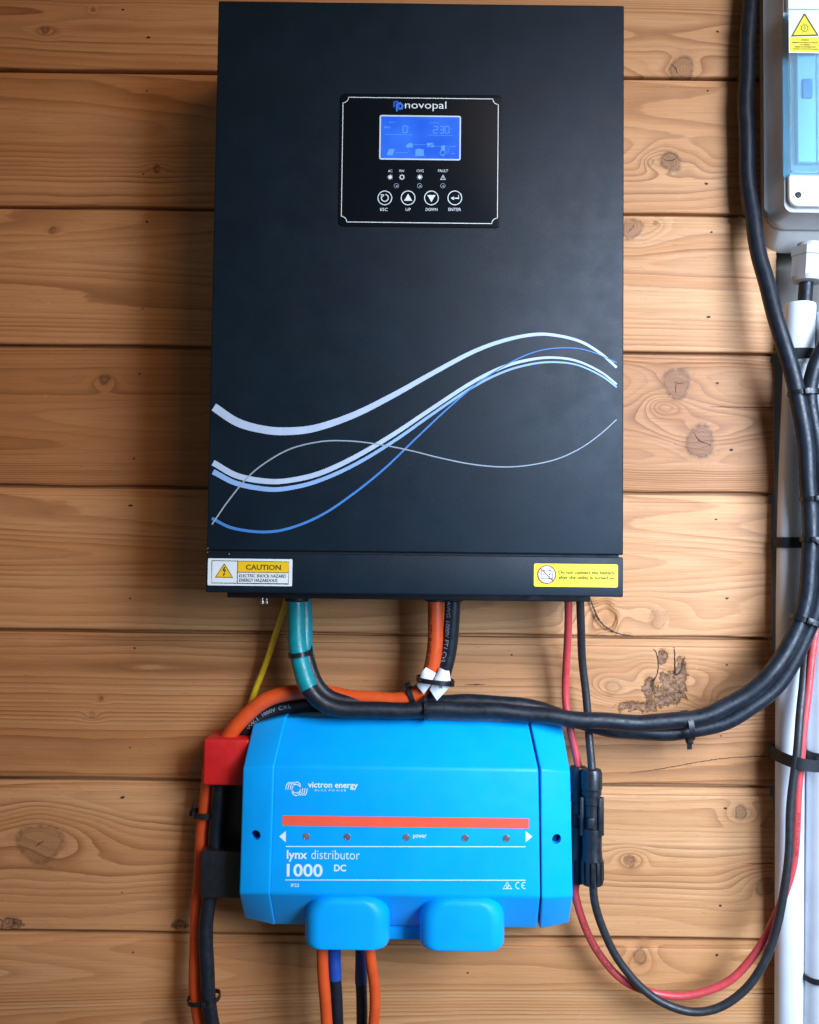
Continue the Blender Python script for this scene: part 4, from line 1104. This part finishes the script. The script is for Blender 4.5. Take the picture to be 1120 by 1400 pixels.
tie(P(1116.5, 738, .0575), dirpx(1117, 700, 1116, 780, .06), 0.0137, 0.0098, 0.0040, 'black zip tie on the mains cables beside the black conduit strap', 25, 0.008, (0.8, -0.2, -0.5))
tie(P(1103, 849, .057), dirpx(1112, 815, 1092, 880, .06), 0.0142, 0.0112, 0.0046, 'black zip tie where the mains cables start bending to the left', 8)
tie(P(279, 1112, .033), dirpx(282, 1080, 277, 1140, .033), 0.0090, 0.0105, 0.0052, 'black zip tie on the orange cable just below the red cover', 95, 0.005, (-0.1, 0, 1))
tie(P(279, 1364, .037), dirpx(277, 1330, 283, 1395, .037), 0.0140, 0.0130, 0.0038, 'black zip tie round orange and black cables at the lower left corner', -12, 0.006, (0.8, -0.5, 0.4))
GS = 'black hook straps on the conduits'
def strap(x, y, h, dx, r, wd, label, tilt=0.0):
    c = P(x, y, h)
    return tie(c, (math.sin(tilt), 0, math.cos(tilt)), r, r, wd, label, None, mat=M['strap'], th=0.0012, name='conduit_strap', cat='strap', group=GS)
strap(1092, 487, .024, 0, 20.7*S(.024), 0.0100, 'ribbed black strap at the foot of the conduit socket')
strap(1082, 742, .024, 0, 19.1*S(.024), 0.0100, 'flat black strap round the narrow conduit halfway down')
st3 = tie(P(1086.5, 1036, .037), (math.sin(0.14), 0, math.cos(0.14)), 0.0165, 0.0325, 0.0105, 'black strap binding solar wires to the narrow conduit, slanting down right', None, mat=M['strap'], th=0.0012, name='conduit_strap', cat='strap', group=GS)
strap(1132, 1035, .030, 0, 28.2*S(.030), 0.0125, 'black strap round the wider conduit at the right edge')
strap(1127, 1330, .030, 0, 27.9*S(.030), 0.0050, 'thin black strap low on the wider conduit', -0.12)

# white paper tags folded on the battery cables
w = zz(550, 880, 11.667)
def tag_flag(poly, h0, bulge, label):
    bm = bmesh.new(); n = len(poly)
    cx_ = sum(p[0] for p in poly)/n; cy_ = sum(p[1] for p in poly)/n
    def grid(h):
        c = bm.verts.new(P(*w(cx_, cy_), h + bulge))
        mid = [bm.verts.new(P(*w((p[0]+cx_)/2, (p[1]+cy_)/2), h + bulge*0.8)) for p in poly]
        out = [bm.verts.new(P(*w(*p), h + (0.0015 if i % 2 else -0.001))) for i, p in enumerate(poly)]
        return c, mid, out
    c, m1, o1_ = grid(h0); c2, m2, o2_ = grid(h0 - 0.0006)
    for i in range(n):
        j = (i+1) % n
        bm.faces.new([c, m1[i], m1[j]]); bm.faces.new([m1[i], o1_[i], o1_[j], m1[j]])
        bm.faces.new([c2, m2[j], m2[i]]); bm.faces.new([m2[j], o2_[j], o2_[i], m2[i]])
        bm.faces.new([o1_[i], o2_[i], o2_[j], o1_[j]])
    o = bm_obj('cable_tag', bm, M['paper'], None, 60)
    return finish(o, label, 'tag', 'white cable tags')
t1 = tag_flag([(380,375),(540,470),(500,560),(470,640),(345,805),(230,665),(262,570),(318,450)], 0.0600, 0.003, 'smaller white paper tag on the orange cable, left of the pair')
t2 = tag_flag([(600,380),(690,430),(750,432),(765,540),(788,660),(555,912),(440,735),(500,600),(548,480)], 0.0605, 0.003, 'larger white paper tag on the black cable, pointing down')
for tg_, pp in ((t1, [(270,575),(345,575),(320,612)]), (t2, [(585,640),(612,625),(640,690),(632,725)])):
    ik = Ink(0.0652); ik.poly([w(*p) for p in pp]); ik.build('scribble', M['faint_ink'], tg_)
